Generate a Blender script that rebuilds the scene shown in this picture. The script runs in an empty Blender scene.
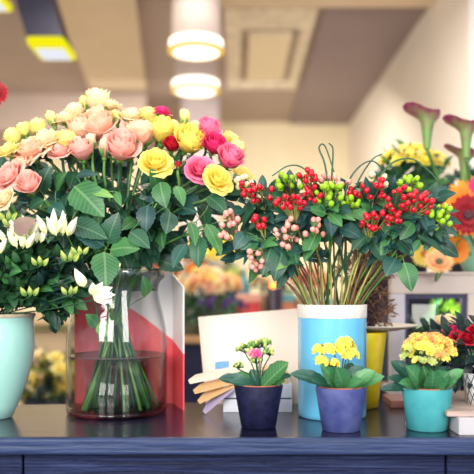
import bpy, math, random
from mathutils import Vector, Matrix, noise
rnd = random.Random(11)
S = bpy.context.scene
COL = S.collection
F, HOR, CZ = 752.0, 290.0, 1.183          # focal length in pixels, horizon row, camera height
TOP = 0.90                                # counter top height
def P(px, py, Y): return Vector(((px-237)*Y/F, Y, CZ+(HOR-py)*Y/F))
def V(*a): return Vector(a)
def pxm(n, Y): return n*Y/F

# ------------------------------------------------------------------ materials
def lin(c):
    c = c/255.0
    return c/12.92 if c <= .04045 else ((c+.055)/1.055)**2.4
def L3(c): return (lin(c[0]), lin(c[1]), lin(c[2]), 1)
class NT:
    def __init__(s, name):
        s.m = bpy.data.materials.new(name); s.m.use_nodes = True
        s.t = s.m.node_tree; s.t.nodes.clear()
        s.out = s.n('ShaderNodeOutputMaterial')
    def n(s, kind, **kw):
        x = s.t.nodes.new(kind)
        for k, v in kw.items(): setattr(x, k, v)
        return x
    def l(s, a, b): s.t.links.new(a, b)
    def math(s, op, a, b=None, c=None):
        x = s.n('ShaderNodeMath', operation=op)
        for i, v in enumerate((a, b, c)):
            if v is None: continue
            if isinstance(v, (int, float)): x.inputs[i].default_value = v
            else: s.l(v, x.inputs[i])
        return x.outputs[0]
    def mix(s, fac, a, b, kind='MIX'):
        x = s.n('ShaderNodeMix', data_type='RGBA', blend_type=kind)
        for i, v in ((0, fac), (6, a), (7, b)):
            if isinstance(v, (int, float)): x.inputs[i].default_value = v
            elif isinstance(v, tuple): x.inputs[i].default_value = v
            else: s.l(v, x.inputs[i])
        return x.outputs[2]
def noise_fac(t, scale, stretch=(1,1,1), detail=3, lo=.35, hi=.65, coord='Object'):
    tc = t.n('ShaderNodeTexCoord'); mp = t.n('ShaderNodeMapping'); mp.inputs['Scale'].default_value = stretch
    t.l(tc.outputs[coord], mp.inputs[0])
    nz = t.n('ShaderNodeTexNoise'); nz.inputs['Scale'].default_value = scale; nz.inputs['Detail'].default_value = detail
    t.l(mp.outputs[0], nz.inputs['Vector'])
    mr = t.n('ShaderNodeMapRange'); mr.inputs[1].default_value = lo; mr.inputs[2].default_value = hi
    t.l(nz.outputs[0], mr.inputs[0])
    return mr.outputs[0]
def bsdf(t, col, rough=.5, **kw):
    b = t.n('ShaderNodeBsdfPrincipled')
    if isinstance(col, tuple): b.inputs['Base Color'].default_value = col
    else: t.l(col, b.inputs['Base Color'])
    b.inputs['Roughness'].default_value = rough
    for k, v in kw.items(): b.inputs[k.replace('_', ' ')].default_value = v
    return b
def simple(name, c1, c2=None, rough=.5, scale=20, stretch=(1,1,1), bump=0, **kw):
    t = NT(name)
    if c2 is None: c2 = tuple(int(x*.88) for x in c1)
    f = noise_fac(t, scale, stretch)
    b = bsdf(t, t.mix(f, L3(c1), L3(c2)), rough, **kw)
    if bump:
        bp = t.n('ShaderNodeBump'); bp.inputs['Strength'].default_value = bump; bp.inputs['Distance'].default_value = .002
        t.l(f, bp.inputs['Height']); t.l(bp.outputs[0], b.inputs['Normal'])
    t.l(b.outputs[0], t.out.inputs[0]); return t.m
def petal_mat(name, base, tip, trans=.3, pw=1.0, rough=.55):
    """colour runs along the petal from its base to its tip (UV v)"""
    t = NT(name); uv = t.n('ShaderNodeUVMap'); sp = t.n('ShaderNodeSeparateXYZ'); t.l(uv.outputs[0], sp.inputs[0])
    v = t.math('POWER', sp.outputs[1], pw)
    nf = noise_fac(t, 60)
    v2 = t.math('ADD', v, t.math('MULTIPLY', t.math('SUBTRACT', nf, .5), .35)); 
    cl = t.n('ShaderNodeClamp'); t.l(v2, cl.inputs[0])
    c = t.mix(cl.outputs[0], L3(base), L3(tip))
    b = bsdf(t, c, rough); tr = t.n('ShaderNodeBsdfTranslucent'); t.l(c, tr.inputs[0])
    mx = t.n('ShaderNodeMixShader'); mx.inputs[0].default_value = trans
    t.l(b.outputs[0], mx.inputs[1]); t.l(tr.outputs[0], mx.inputs[2]); t.l(mx.outputs[0], t.out.inputs[0]); return t.m
def leaf_mat(name, c1, c2, vein, trans=.18, rough=.42, nv=9.0, vs=.35):
    t = NT(name); uv = t.n('ShaderNodeUVMap'); sp = t.n('ShaderNodeSeparateXYZ'); t.l(uv.outputs[0], sp.inputs[0])
    au = t.math('ABSOLUTE', t.math('SUBTRACT', sp.outputs[0], .5))
    w = t.math('FRACT', t.math('MULTIPLY', t.math('SUBTRACT', sp.outputs[1], t.math('MULTIPLY', au, .55)), nv))
    side = t.math('LESS_THAN', w, .16); mid = t.math('LESS_THAN', au, .035)
    ve = t.math('MULTIPLY', t.math('MAXIMUM', t.math('MULTIPLY', side, .6), mid), vs)
    f = noise_fac(t, 9, detail=2, lo=.38, hi=.62)
    c = t.mix(ve, t.mix(f, L3(c1), L3(c2)), L3(vein))
    b = bsdf(t, c, rough); tr = t.n('ShaderNodeBsdfTranslucent'); t.l(c, tr.inputs[0])
    bp = t.n('ShaderNodeBump'); bp.inputs['Strength'].default_value = .35; bp.inputs['Distance'].default_value = .002
    t.l(w, bp.inputs['Height']); t.l(bp.outputs[0], b.inputs['Normal'])
    mx = t.n('ShaderNodeMixShader'); mx.inputs[0].default_value = trans
    t.l(b.outputs[0], mx.inputs[1]); t.l(tr.outputs[0], mx.inputs[2]); t.l(mx.outputs[0], t.out.inputs[0]); return t.m
def emit(name, col, st):
    t = NT(name); e = t.n('ShaderNodeEmission'); e.inputs[0].default_value = L3(col); e.inputs[1].default_value = st
    t.l(e.outputs[0], t.out.inputs[0]); return t.m
def glass(name, tint=(250,252,250), edge=(150,165,170), ior=1.45, rough=0.02):
    t = NT(name); lw = t.n('ShaderNodeLayerWeight'); lw.inputs[0].default_value = .35
    lw2 = t.n('ShaderNodeLayerWeight'); lw2.inputs[0].default_value = .5; e = t.math('POWER', lw2.outputs[1], 3.0); tr = t.n('ShaderNodeBsdfTransparent'); t.l(t.mix(e, L3(tint), L3(edge)), tr.inputs[0])
    fr = t.math('ADD', t.math('MULTIPLY', t.math('POWER', lw2.outputs[1], 5.0), .6), .035*ior/1.45); gl = t.n('ShaderNodeBsdfGlossy'); gl.inputs['Roughness'].default_value = rough
    mx = t.n('ShaderNodeMixShader'); t.l(fr, mx.inputs[0]); t.l(tr.outputs[0], mx.inputs[1]); t.l(gl.outputs[0], mx.inputs[2])
    t.l(mx.outputs[0], t.out.inputs[0]); return t.m

M = {}
M['leaf_deep'] = leaf_mat('rose_leaf', (22,68,54), (44,100,66), (120,160,120))
M['leaf_blue'] = leaf_mat('blue_green_leaf', (22,62,64), (38,88,76), (100,145,128))
M['leaf_mid'] = leaf_mat('mid_green_leaf', (44,104,58), (70,132,70), (150,185,130))
M['leaf_light'] = leaf_mat('light_green_leaf', (96,150,70), (130,180,90), (190,215,150))
M['leaf_kal'] = leaf_mat('kalanchoe_leaf', (58,122,78), (92,156,94), (140,186,130), rough=.35, vs=.25, nv=6)
M['leaf_kal_dark'] = leaf_mat('dark_kalanchoe_leaf', (26,70,66), (42,100,76), (90,140,115), rough=.35, vs=.25, nv=6)
M['leaf_azalea'] = leaf_mat('azalea_leaf', (18,50,48), (48,96,56), (100,130,80), nv=5, vs=.2)
M['leaf_dull'] = leaf_mat('dull_dark_leaf', (28,50,48), (44,74,60), (80,110,90), nv=5, vs=.2)
M['stem'] = simple('green_stem', (96,140,62), (58,108,54), .45, 30)
M['stem_dark'] = simple('dark_green_stem', (50,96,58), (36,74,50), .45, 30)
M['stem_straw'] = simple('straw_green_stem', (196,188,108), (140,150,72), .5, 25, (1,1,.3))
M['stem_brown'] = simple('reddish_brown_stem', (140,98,66), (104,92,54), .55, 25)
M['sepal'] = petal_mat('sepal', (70,132,60), (140,184,90), .2)
M['bud_green'] = petal_mat('green_bud', (110,160,70), (214,220,120), .2)
R = {  # rose petals: base to tip
 'peach': petal_mat('peach_petal', (246,164,136), (255,226,198), .35, 1.0),
 'pinkpeach': petal_mat('pink_peach_petal', (244,146,138), (255,214,200), .35, 1.0),
 'cream': petal_mat('cream_petal', (250,218,156), (255,242,208), .35),
 'yellow': petal_mat('yellow_petal', (250,218,74), (255,244,140), .35),
 'lemon': petal_mat('pale_lemon_petal', (246,226,110), (255,244,170), .32),
 'pink': petal_mat('hot_pink_petal', (226,44,110), (255,150,186), .3, 1.3),
 'deeppink': petal_mat('magenta_petal', (196,14,84), (246,70,140), .3, 1.4),
 'bud': petal_mat('yellow_bud_petal', (214,214,90), (252,240,160), .3),
 'red': petal_mat('dark_red_petal', (130,6,30), (206,24,52), .2),
}
M['orange_petal'] = petal_mat('orange_petal', (250,120,20), (255,178,60), .3)
M['apricot_petal'] = petal_mat('apricot_petal', (250,130,90), (255,226,160), .3, .8)
M['redger'] = petal_mat('deep_red_gerbera_petal', (96,0,16), (176,4,30), .2)
M['white_petal'] = petal_mat('white_petal', (238,240,170), (255,255,244), .3, .7)
M['kal_yellow'] = petal_mat('kalanchoe_yellow_petal', (248,226,60), (255,246,120), .3)
M['kal_orange'] = petal_mat('kalanchoe_orange_petal', (240,140,66), (255,196,120), .3)
M['kal_lime'] = petal_mat('kalanchoe_lime_bud', (150,190,80), (230,232,150), .3)
M['kal_pink'] = petal_mat('kalanchoe_pink_petal', (220,40,130), (250,120,180), .3)
M['calla'] = petal_mat('calla_spathe', (124,164,84), (146,34,94), .2, 2.4, .4)
M['calla'].name = 'calla_spathe'
def berry(name, c, c2): 
    return simple(name, c, c2, .22, 40)
B = {'red': berry('red_berry', (214,18,44), (176,10,36)), 'pink': berry('pink_berry', (250,176,160), (244,146,136)),
     'green': berry('lime_berry', (164,208,30), (136,190,30)), 'cream': berry('cream_berry', (250,240,196), (236,214,160))}

# ------------------------------------------------------------------ mesh helpers
class MB:
    def __init__(s): s.v = []; s.f = []; s.uv = []; s.mi = []
    def add(s, vs, fs, uvs=None, mi=0):
        b = len(s.v); s.v += [Vector(x) for x in vs]; s.uv += (uvs or [(.5,.5)]*len(vs))
        for f in fs: s.f.append([i+b for i in f]); s.mi.append(mi)
    def tube(s, pts, r, n=7, mi=0, cap=True):
        pts = [Vector(p) for p in pts]; m = len(pts)
        rr = r if isinstance(r, (list, tuple)) else [r]*m
        t0 = (pts[1]-pts[0]).normalized(); up = V(0,0,1) if abs(t0.z) < .9 else V(1,0,0)
        x = t0.cross(up).normalized(); vs = []
        for i, p in enumerate(pts):
            t = (pts[min(i+1,m-1)]-pts[max(i-1,0)]).normalized()
            x = (x - t*x.dot(t)).normalized(); y = t.cross(x)
            for k in range(n):
                a = 2*math.pi*k/n; vs.append(p+(x*math.cos(a)+y*math.sin(a))*rr[i])
        fs = [[i*n+k, i*n+(k+1)%n, (i+1)*n+(k+1)%n, (i+1)*n+k] for i in range(m-1) for k in range(n)]
        if cap: fs += [list(range(n))[::-1], [(m-1)*n+k for k in range(n)]]
        s.add(vs, fs, [(.5, i/(m-1)) for i in range(m) for k in range(n)], mi)
    def lathe(s, prof, c=(0,0,0), n=48, mi=0, close=False):
        c = Vector(c); vs = []; m = len(prof)
        for r, z in prof:
            for k in range(n):
                a = 2*math.pi*k/n; vs.append(c+V(r*math.cos(a), r*math.sin(a), z))
        fs = [[i*n+k, i*n+(k+1)%n, (i+1)*n+(k+1)%n, (i+1)*n+k] for i in range(m-1) for k in range(n)]
        if prof[0][0] > 1e-5: fs.append(list(range(n))[::-1])
        if prof[-1][0] > 1e-5 and not close: fs.append([(m-1)*n+k for k in range(n)])
        s.add(vs, fs, [(k/n, i/(m-1)) for i in range(m) for k in range(n)], mi)
    def box(s, lo, hi, mi=0, bev=0):
        (a,b,c),(d,e,f) = lo, hi
        s.add([(a,b,c),(d,b,c),(d,e,c),(a,e,c),(a,b,f),(d,b,f),(d,e,f),(a,e,f)],
              [[3,2,1,0],[4,5,6,7],[0,1,5,4],[1,2,6,5],[2,3,7,6],[3,0,4,7]], None, mi)
    def prism(s, pts, z0, z1, mi=0):
        n = len(pts); s.add([(x,y,z0) for x,y in pts]+[(x,y,z1) for x,y in pts],
              [list(range(n))[::-1], [n+i for i in range(n)]]+[[i,(i+1)%n,n+(i+1)%n,n+i] for i in range(n)], None, mi)
    def ball(s, c, r, n=8, m=6, mi=0, sq=(1,1,1)):
        c = Vector(c); vs = [c+V(0,0,-r*sq[2])]; uv = [(.5,0)]
        for i in range(1, m):
            th = math.pi*i/m
            for k in range(n):
                a = 2*math.pi*k/n; vs.append(c+V(r*sq[0]*math.sin(th)*math.cos(a), r*sq[1]*math.sin(th)*math.sin(a), -r*sq[2]*math.cos(th))); uv.append((k/n, i/m))
        vs.append(c+V(0,0,r*sq[2])); uv.append((.5,1)); fs = []
        for k in range(n): fs.append([0, 1+(k+1)%n, 1+k])
        for i in range(m-2):
            for k in range(n): fs.append([1+i*n+k, 1+i*n+(k+1)%n, 1+(i+1)*n+(k+1)%n, 1+(i+1)*n+k])
        e = 1+(m-1)*n
        for k in range(n): fs.append([e-n+k, e-n+(k+1)%n, e])
        s.add(vs, fs, uv, mi)
    def leaf(s, A, Bp, W, N=V(0,-.6,.8), bend=.08, fold=.12, serr=0, nv=8, shape='ovate', mi=0, cup=0):
        A = Vector(A); Bp = Vector(Bp); ax = Bp-A; L = ax.length
        if L < 1e-6: return
        t = ax/L; N = Vector(N); sd = t.cross(N)
        if sd.length < 1e-3: sd = t.cross(V(1,.2,0))
        sd.normalize(); nm = sd.cross(t).normalized()
        if serr: nv = max(nv, serr*2)
        us = (-1,-.5,0,.5,1); vs = []; uv = []
        for i in range(nv+1):
            v = i/nv
            if shape == 'ovate': w = math.sin(math.pi*min(1,v)**.72)**.85 if 0 < v < 1 else 0
            elif shape == 'lance': w = math.sin(math.pi*v**.9)**1.1 if 0 < v < 1 else 0
            elif shape == 'obovate': w = (math.sin(math.pi*v**1.25)**.62*.92+.06*v if 0 < v < 1 else 0) + (.12 if v < .3 else 0)
            else: w = .9*(math.sin(math.pi*v**1.1)**.5) if 0 < v < 1 else 0
            if serr and i % 2 and 0 < v < 1: w *= .9
            c = A+ax*v+nm*(bend*L*math.sin(math.pi*v)*.8 - bend*L*v*v*.6)
            for u in us:
                off = W*.5*w*u
                vs.append(c+sd*off+nm*(abs(u)*fold*W*w + cup*W*(u*u-.3)*w)); uv.append((.5+u*.5*max(w,.05), v))
        k = len(us); fs = [[i*k+j, i*k+j+1, (i+1)*k+j+1, (i+1)*k+j] for i in range(nv) for j in range(k-1)]
        s.add(vs, fs, uv, mi)
    def build(s, name, mats, parent=None, smooth=True, origin=None, merge=False):
        o0 = Vector(origin) if origin is not None else (WLOC.get(parent.name, V(0,0,0)) if parent else V(0,0,0))
        me = bpy.data.meshes.new(name); me.from_pydata([v-o0 for v in s.v], [], s.f)
        if not isinstance(mats, (list, tuple)): mats = [mats]
        for m in mats: me.materials.append(m)
        me.polygons.foreach_set('material_index', s.mi)
        ul = me.uv_layers.new(name='UVMap'); dat = []
        for l in me.loops: dat += s.uv[l.vertex_index]
        ul.data.foreach_set('uv', dat)
        if smooth: me.polygons.foreach_set('use_smooth', [True]*len(s.f))
        me.update()
        o = bpy.data.objects.new(name, me); COL.objects.link(o)
        if parent: o.parent = parent; WLOC[o.name] = o0
        elif origin is not None: o.location = o0; WLOC[o.name] = o0
        return o
WLOC = {}
def thing(name, label, cat, loc=(0,0,0), group=None, kind=None):
    o = bpy.data.objects.new(name, None); o.empty_display_size = .02; COL.objects.link(o)
    o.location = loc; WLOC[o.name] = Vector(loc); o['label'] = label; o['category'] = cat
    if group: o['group'] = group
    if kind: o['kind'] = kind
    return o
def tag(o, label, cat, group=None, kind=None):
    o['label'] = label; o['category'] = cat
    if group: o['group'] = group
    if kind: o['kind'] = kind
    return o
def struct(name, mb, m, smooth=False):
    o = mb.build(name, m, None, smooth); o['kind'] = 'structure'; return o
def bevel(o, w, seg=3):
    b = o.modifiers.new('bevel', 'BEVEL'); b.width = w; b.segments = seg; b.limit_method = 'ANGLE'
    return o
def spline(pts, n=6):
    pts = [Vector(p) for p in pts]; q = [pts[0]*2-pts[1]]+pts+[pts[-1]*2-pts[-2]]; out = []
    for i in range(1, len(q)-2):
        a, b, c, d = q[i-1:i+3]
        for k in range(n):
            t = k/n; out.append(.5*((2*b)+(c-a)*t+(2*a-5*b+4*c-d)*t*t+(3*b-a-3*c+d)*t**3))
    out.append(pts[-1]); return out
def frame(axis):
    z = Vector(axis).normalized(); x = z.cross(V(0,0,1) if abs(z.z) < .95 else V(1,0,0)).normalized(); y = z.cross(x)
    return Matrix((x, y, z)).transposed()
def rvec(r=rnd):
    while True:
        v = V(r.uniform(-1,1), r.uniform(-1,1), r.uniform(-1,1))
        if .05 < v.length < 1: return v.normalized()

# ------------------------------------------------------------------ flowers
def petal_ring(mb, c, Rm, phi, hw, r0, h, flare, sk, z0=0, roll=.0, r=rnd, nu=6, nv=6):
    vs = []; uv = []
    for i in range(nv+1):
        v = i/nv
        for j in range(nu+1):
            u = -1+2*j/nu
            ang = phi+u*hw*(math.sin(min(v*1.5+.12,1)*math.pi/2))
            top = 1-.16*u*u*u*u-.05*abs(u)
            rad = r0*(math.sin(min(1,v*1.15+.04)*math.pi/2)**.75)*(1+sk*u) + flare*v**3*(1-.35*u*u)
            z = z0+h*top*(v-.0*v*v) - roll*v**5
            p = V(rad*math.cos(ang), rad*math.sin(ang), z)
            p += V(1,-1,1)*(.03+.09*v*v)*noise.noise(p*2.6+V(phi*3,phi,0))
            vs.append(c+Rm@p); uv.append((j/nu, v))
    k = nu+1; mb.add(vs, [[i*k+j, i*k+j+1, (i+1)*k+j+1, (i+1)*k+j] for i in range(nv) for j in range(nu)], uv)
def rose_bloom(c, axis, Rr, style='open', r=rnd):
    """c: base of the flower; axis: where it faces; Rr: radius"""
    mb = MB(); m = frame(axis)*Rr if False else frame(axis) @ Matrix.Scale(Rr, 3)
    c = Vector(c); ph = r.uniform(0, 6)
    if style == 'open':
        L = [(3,.22,1.12,.0,.5,0,.0),(4,.40,1.14,.05,.36,0,.0),(5,.60,1.06,.16,.30,0,.05),(5,.76,.92,.34,.26,.0,.16),(6,.80,.70,.46,.24,.0,.26)]
    elif style == 'cup':
        L = [(3,.20,1.75,.0,.5,0,.0),(4,.38,1.82,.02,.36,0,.0),(5,.58,1.78,.04,.30,0,.03),(5,.74,1.66,.12,.26,.0,.08),(3,.80,1.35,.34,.24,.0,.22)]
    else:
        L = [(2,.22,1.9,-.08,.5,0,0),(3,.40,1.85,-.1,.4,0,0),(4,.52,1.7,-.02,.4,0,.02)]
    for (n, r0, h, fl, sk, z0, ro) in L:
        ph += r.uniform(.4, 1.2)
        for k in range(n):
            hw = math.pi/n*(1.35 if n > 3 else 1.2)
            petal_ring(mb, c, m, ph+2*math.pi*k/n+r.uniform(-.12,.12), hw, r0, h*r.uniform(.93,1.05), fl*r.uniform(.7,1.3), sk*.22, z0, ro)
    return mb
def calyx(c, axis, Rr, bud=False, down=False):
    mb = MB(); m = frame(axis); c = Vector(c)
    mb2 = [];  n = 8
    prof = [(0.0,-.30),(.16,-.26),(.24,-.12),(.26,0),(.2,.1)]
    vs = []
    for r, z in prof:
        for k in range(n):
            a = 2*math.pi*k/n; vs.append(c+m@(V(r*math.cos(a), r*math.sin(a), z)*Rr))
    mb.add(vs, [[i*n+k, i*n+(k+1)%n, (i+1)*n+(k+1)%n, (i+1)*n+k] for i in range(4) for k in range(n)])
    for k in range(5):
        a = 2*math.pi*k/5+.3
        d = m@V(math.cos(a), math.sin(a), 0); z = m@V(0,0,1)
        A = c+d*.2*Rr
        if bud: T = c+d*.5*Rr+z*1.55*Rr; 
        elif down: T = c+d*.85*Rr-z*.25*Rr
        else: T = c+d*.95*Rr+z*.45*Rr
        mb.leaf(A, T, .42*Rr, N=d if bud else z, bend=.12 if bud else -.1, shape='lance', nv=5)
    return mb
VC = V((117-237)*1.74/F, 1.74, TOP)        # glass vase centre on the counter
NECKZ = 1.228
def rose(px, py, rp, col, style, axis, label, Y=None, leafn=6, name='rose', r=rnd):
    if Y is None: Y = 1.79-.0021*(py-95)
    Rr = pxm(rp*(1.08 if rp > 6 else 1), Y); c0 = P(px, py, Y); ax = Vector(axis).normalized(); ax = (ax+V(0,.1,.38)).normalized()
    base = c0 - ax*Rr*(.55 if style == 'open' else .85)
    d = V(base.x-VC.x, base.y-VC.y, 0); dl = max(d.length, .02); dn = d/dl
    rad = min(.060, .015+dl*.13); j = V(r.uniform(-.014,.014), r.uniform(-.014,.014), 0)
    neck = VC+dn*rad+j; neck.z = NECKZ
    rb = r.uniform(.045,.098); q = Matrix.Rotation(r.uniform(-.7,.7), 3, 'Z')@dn
    bot = VC-q*rb; bot.z = TOP+.014
    mid = neck.lerp(base, .5)+V(0,0,.10*dl)-dn*.04*dl*2
    pre = base-ax*.035-V(0,0,.012)
    path = spline([bot, neck, mid, pre, base-ax*Rr*.2], 6)
    g = 'cut roses in the glass vase'
    t = thing(name, label, 'rose', bot, g)
    mb = MB(); mb.tube(path, [.0034]*len(path), 6); mb.build('stem', M['stem'] if r.random() < .75 else M['stem_dark'], t)
    bl = rose_bloom(base, ax, Rr, style, r).build('bloom', R[col], t)
    calyx(base, ax, Rr*(1 if style != 'bud' else .9), style == 'bud').build('calyx', M['sepal'], bl)
    if leafn:
        mb = MB(); K = len(path)
        for k in range(leafn):
            s = r.uniform(.32, .64); i = int(s*(K-1)); p = path[i]
            if p.z < NECKZ+.03: p = p+V(0,0,.05)
            o = (dn*r.uniform(.2,.9)+rvec(r)*.9+V(0,-.5,-.3)).normalized()
            Ls = r.uniform(.045,.074); A = p+o*r.uniform(.012,.035)
            mb.tube([p, A], .0011, 4)
            T = A+(o+V(0,0,-r.uniform(.0,.7))).normalized()*Ls
            mb.leaf(A, T, Ls*r.uniform(.55,.72), N=(V(0,-.75,.6)+rvec(r)*.55), bend=.1, fold=.1, serr=5, mi=0 if r.random() < .6 else 1)
        mb.build('foliage', [M['leaf_deep'], M['leaf_blue'] if r.random() < .5 else M['leaf_mid']], t)
    return t

# ================================================================== the room
wallm = simple('cream_wall_paint', (250,238,206), (246,232,198), .8, 3)
ceilm = simple('taupe_ceiling_paint', (184,166,156), (178,160,152), .8, 3)
whitem = simple('offwhite_paint', (236,228,218), (230,222,212), .7, 3)
tanm = simple('light_tan_paint', (238,218,190), (232,212,184), .7, 3)
floorm = simple('grey_brown_floor', (110,96,90), (96,84,80), .5, 4)
CEIL = 2.80
mb = MB(); mb.box((-3.2,-1.5,-.06), (3.2,7.4,0)); struct('floor', mb, floorm)
mb = MB(); mb.box((-3.2,-.2,CEIL), (3.2,7.4,CEIL+.08)); struct('ceiling', mb, ceilm)
mb = MB(); mb.box((-3.2,7.26,0), (3.2,7.4,CEIL)); struct('wall_back', mb, wallm)
mb = MB(); mb.box((-3.2,1.2,0), (-3.08,7.26,CEIL)); struct('wall_left', mb, wallm)
mb = MB(); mb.box((1.08,3.5,0), (1.2,7.26,CEIL)); struct('wall_right', mb, whitem)
mb = MB(); mb.box((-.10,3.55,2.745), (1.08,4.16,CEIL)); struct('trim_1', mb, tanm)
mb = MB(); mb.prism([(-.95,3.5),(-.50,3.5),(-.715,5.9),(-1.15,5.9)], 2.755, CEIL); struct('trim_2', mb, tanm)
mb = MB(); mb.box((-3.08,6.2,2.5), (-.75,7.26,CEIL)); struct('trim_3', mb, ceilm)
mb = MB(); mb.box((.50,4.17,CEIL-.02), (1.08,7.25,CEIL)); struct('trim_4', mb, simple('mauve_recess_shade', (160,144,146), (154,138,142), .8, 3))  # shade of the ceiling recess put into the panel's darker colour
mb = MB(); mb.box((-.47,6.3,0), (-.15,6.6,CEIL)); struct('column', mb, simple('mauve_column_paint', (176,162,166), None, .7, 3))

# air conditioner in the ceiling
t = thing('air_conditioner', 'square cream air conditioning cassette set in the taupe ceiling', 'air conditioner', (.19,5.09,CEIL))
mb = MB(); x0,x1,y0,y1 = -.075,.46,4.24,5.94
zf = CEIL-.03
mb.box((x0,y0,zf),(x1,y0+.34,CEIL)); mb.box((x0,y1-.14,zf),(x1,y1,CEIL)); mb.box((x0,y0+.34,zf),(x0+.10,y1-.14,CEIL)); mb.box((x1-.07,y0+.34,zf),(x1,y1-.14,CEIL))
mb.build('frame', simple('cream_plastic', (250,238,216), None, .5), t, False)
mb = MB(); mb.box((x0+.10,y0+.34,CEIL-.012),(x1-.07,y1-.14,CEIL-.002)); mb.build('recess', simple('grey_recess', (200,184,168), None, .7), t, False)
mb = MB(); mb.box((x0+.15,y0+.42,CEIL-.045),(x1-.12,y1-.30,CEIL-.012)); mb.build('grille_panel', simple('beige_grille', (252,238,206), (246,230,196), .6, 30, (1,12,1)), t, False)

glowW = emit('lamp_diffuser_glow', (255,246,226), 2.6); glowY = emit('lamp_rim_glow', (250,196,90), 1.15); glowL = emit('lime_rim_glow', (240,230,20), 1.1)
shade = simple('taupe_lamp_shade', (178,160,150), (170,152,146), .6, 6)
def pendant(cx, Y, z, rad, label):
    t = thing('pendant_lamp', label, 'lamp', (cx, Y, z), 'cylinder lamps hanging from the ceiling')
    mb = MB(); mb.lathe([(rad*.9,.06),(rad*.88,CEIL-z-.02),(rad*.6,CEIL-z)], (cx,Y,z), 40); ls_ = mb.build('lamp_shade', shade, t)
    mb = MB(); mb.lathe([(rad*.93,.0),(rad*1.0,.004),(rad*1.01,.010),(rad*1.0,.016),(rad*.94,.018)], (cx,Y,z), 40); mb.build('rim', glowY, ls_)
    mb = MB(); mb.lathe([(0,-.006),(rad*.5,-.005),(rad*.94,.002),(rad*.94,.017),(rad*.97,.019),(rad*.96,.055),(rad*.90,.058)], (cx,Y,z), 40, close=True); mb.build('diffuser', glowW, ls_)
pendant((196-237)*3.5/F, 3.5, 2.285, .130, 'taupe cylinder ceiling lamp with glowing round base, upper and nearer of the two')
pendant((195.5-237)*4.15/F, 4.15, 2.275, .134, 'taupe cylinder ceiling lamp with glowing round base, directly below the other')
def boxlamp(cx, Y, z, w, d, tilt, label):
    t = thing('spot_lamp', label, 'lamp', (cx, Y, z), 'square lamps on dark housings')
    def tr(m):
        for i, v in enumerate(m.v):
            q = Vector(v)-V(cx,Y,z); q.x += -q.z*math.tan(tilt); m.v[i] = q+V(cx,Y,z)
        return m
    mb = MB(); mb.box((cx-w*.46,Y-d*.42,z+.05),(cx+w*.46,Y+d*.42,CEIL-.003)); tr(mb).build('housing', simple('dark_navy_housing', (34,30,52), (28,26,46), .5), t, False)
    mb = MB(); mb.box((cx-w/2,Y-d/2,z),(cx+w/2,Y+d/2,z+.05)); bevel(tr(mb).build('rim', glowL, t, False), .045, 5)
    mb = MB(); mb.box((cx-w*.36,Y-d*.34,z-.008),(cx+w*.36,Y+d*.30,z)); bevel(tr(mb).build('diffuser', emit('cool_diffuser', (236,238,250), 1.0), t, False), .03, 4)
boxlamp((53.5-237)*3.6/F, 3.6, CZ+(290-54)*3.6/F, .185, .25, .30, 'square lamp with lime yellow rim on a dark slanting housing')
boxlamp((-12-237)*3.6/F, 3.6, CZ+(290-4)*3.6/F, .185, .25, .30, 'yellow rimmed square lamp cut off by the upper edge of the picture')

# ================================================================== counter
def wood(name, c1, c2, c3, rough, bump=.5, stretch=(1.2,14,14), coat=0, wear=None):
    t = NT(name); f = noise_fac(t, 7, stretch, 6, .38, .62); g = noise_fac(t, 3, (1,1,1), 4, .45, .7)
    c = t.mix(f, L3(c1), L3(c2)); c = t.mix(t.math('MULTIPLY', g, .6), c, L3(c3))
    if wear:
        w = noise_fac(t, 16, (1,1,1), 5, .70, .76); c = t.mix(t.math('MULTIPLY', w, .7), c, L3(wear))
    b = bsdf(t, c, rough); bp = t.n('ShaderNodeBump'); bp.inputs['Strength'].default_value = bump; bp.inputs['Distance'].default_value = .003
    t.l(f, bp.inputs['Height']); t.l(bp.outputs[0], b.inputs['Normal']); b.inputs['Coat Weight'].default_value = coat
    b.inputs['Coat Roughness'].default_value = .15; b.inputs['Specular IOR Level'].default_value = .35
    t.l(b.outputs[0], t.out.inputs[0]); return t.m
ctop = wood('navy_lacquered_wood', (16,18,38), (30,32,56), (44,40,56), .22, .10, (1,8,8), .2)
clip = wood('worn_navy_edge', (30,46,82), (48,64,102), (40,56,92), .45, .4, (1,14,14), 0, (150,160,190))
cpan = wood('navy_grained_panel', (16,24,54), (42,54,94), (28,38,76), .55, 1.0, (.7,14,34))
t = thing('shop_counter', 'long navy blue wooden counter carrying the vases and pots', 'counter', (0,1.7,0))
mb = MB(); back = [(1.25,2.03),(-1.25,1.79)]
mb.prism([(-1.25,1.447),(1.25,1.440)]+back, TOP-.03, TOP)
bevel(mb.build('countertop', ctop, t, False), .004)
mb = MB(); mb.prism([(-1.25,1.440),(1.25,1.433),(1.25,1.470),(-1.25,1.477)], TOP-.033, TOP-.0008); bevel(mb.build('front_edge', clip, t, False), .006)
for a, b in ((-1.25,-.42),(-.416,.406),(.410,1.25)):
    mb = MB(); mb.box((a,1.468,.04),(b,1.50,TOP-.034)); bevel(mb.build('front_panel', cpan, t, False), .003)
mb = MB(); mb.box((-1.24,1.505,.0),(1.24,1.74,TOP-.034)); mb.build('body', cpan, t, False)

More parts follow.
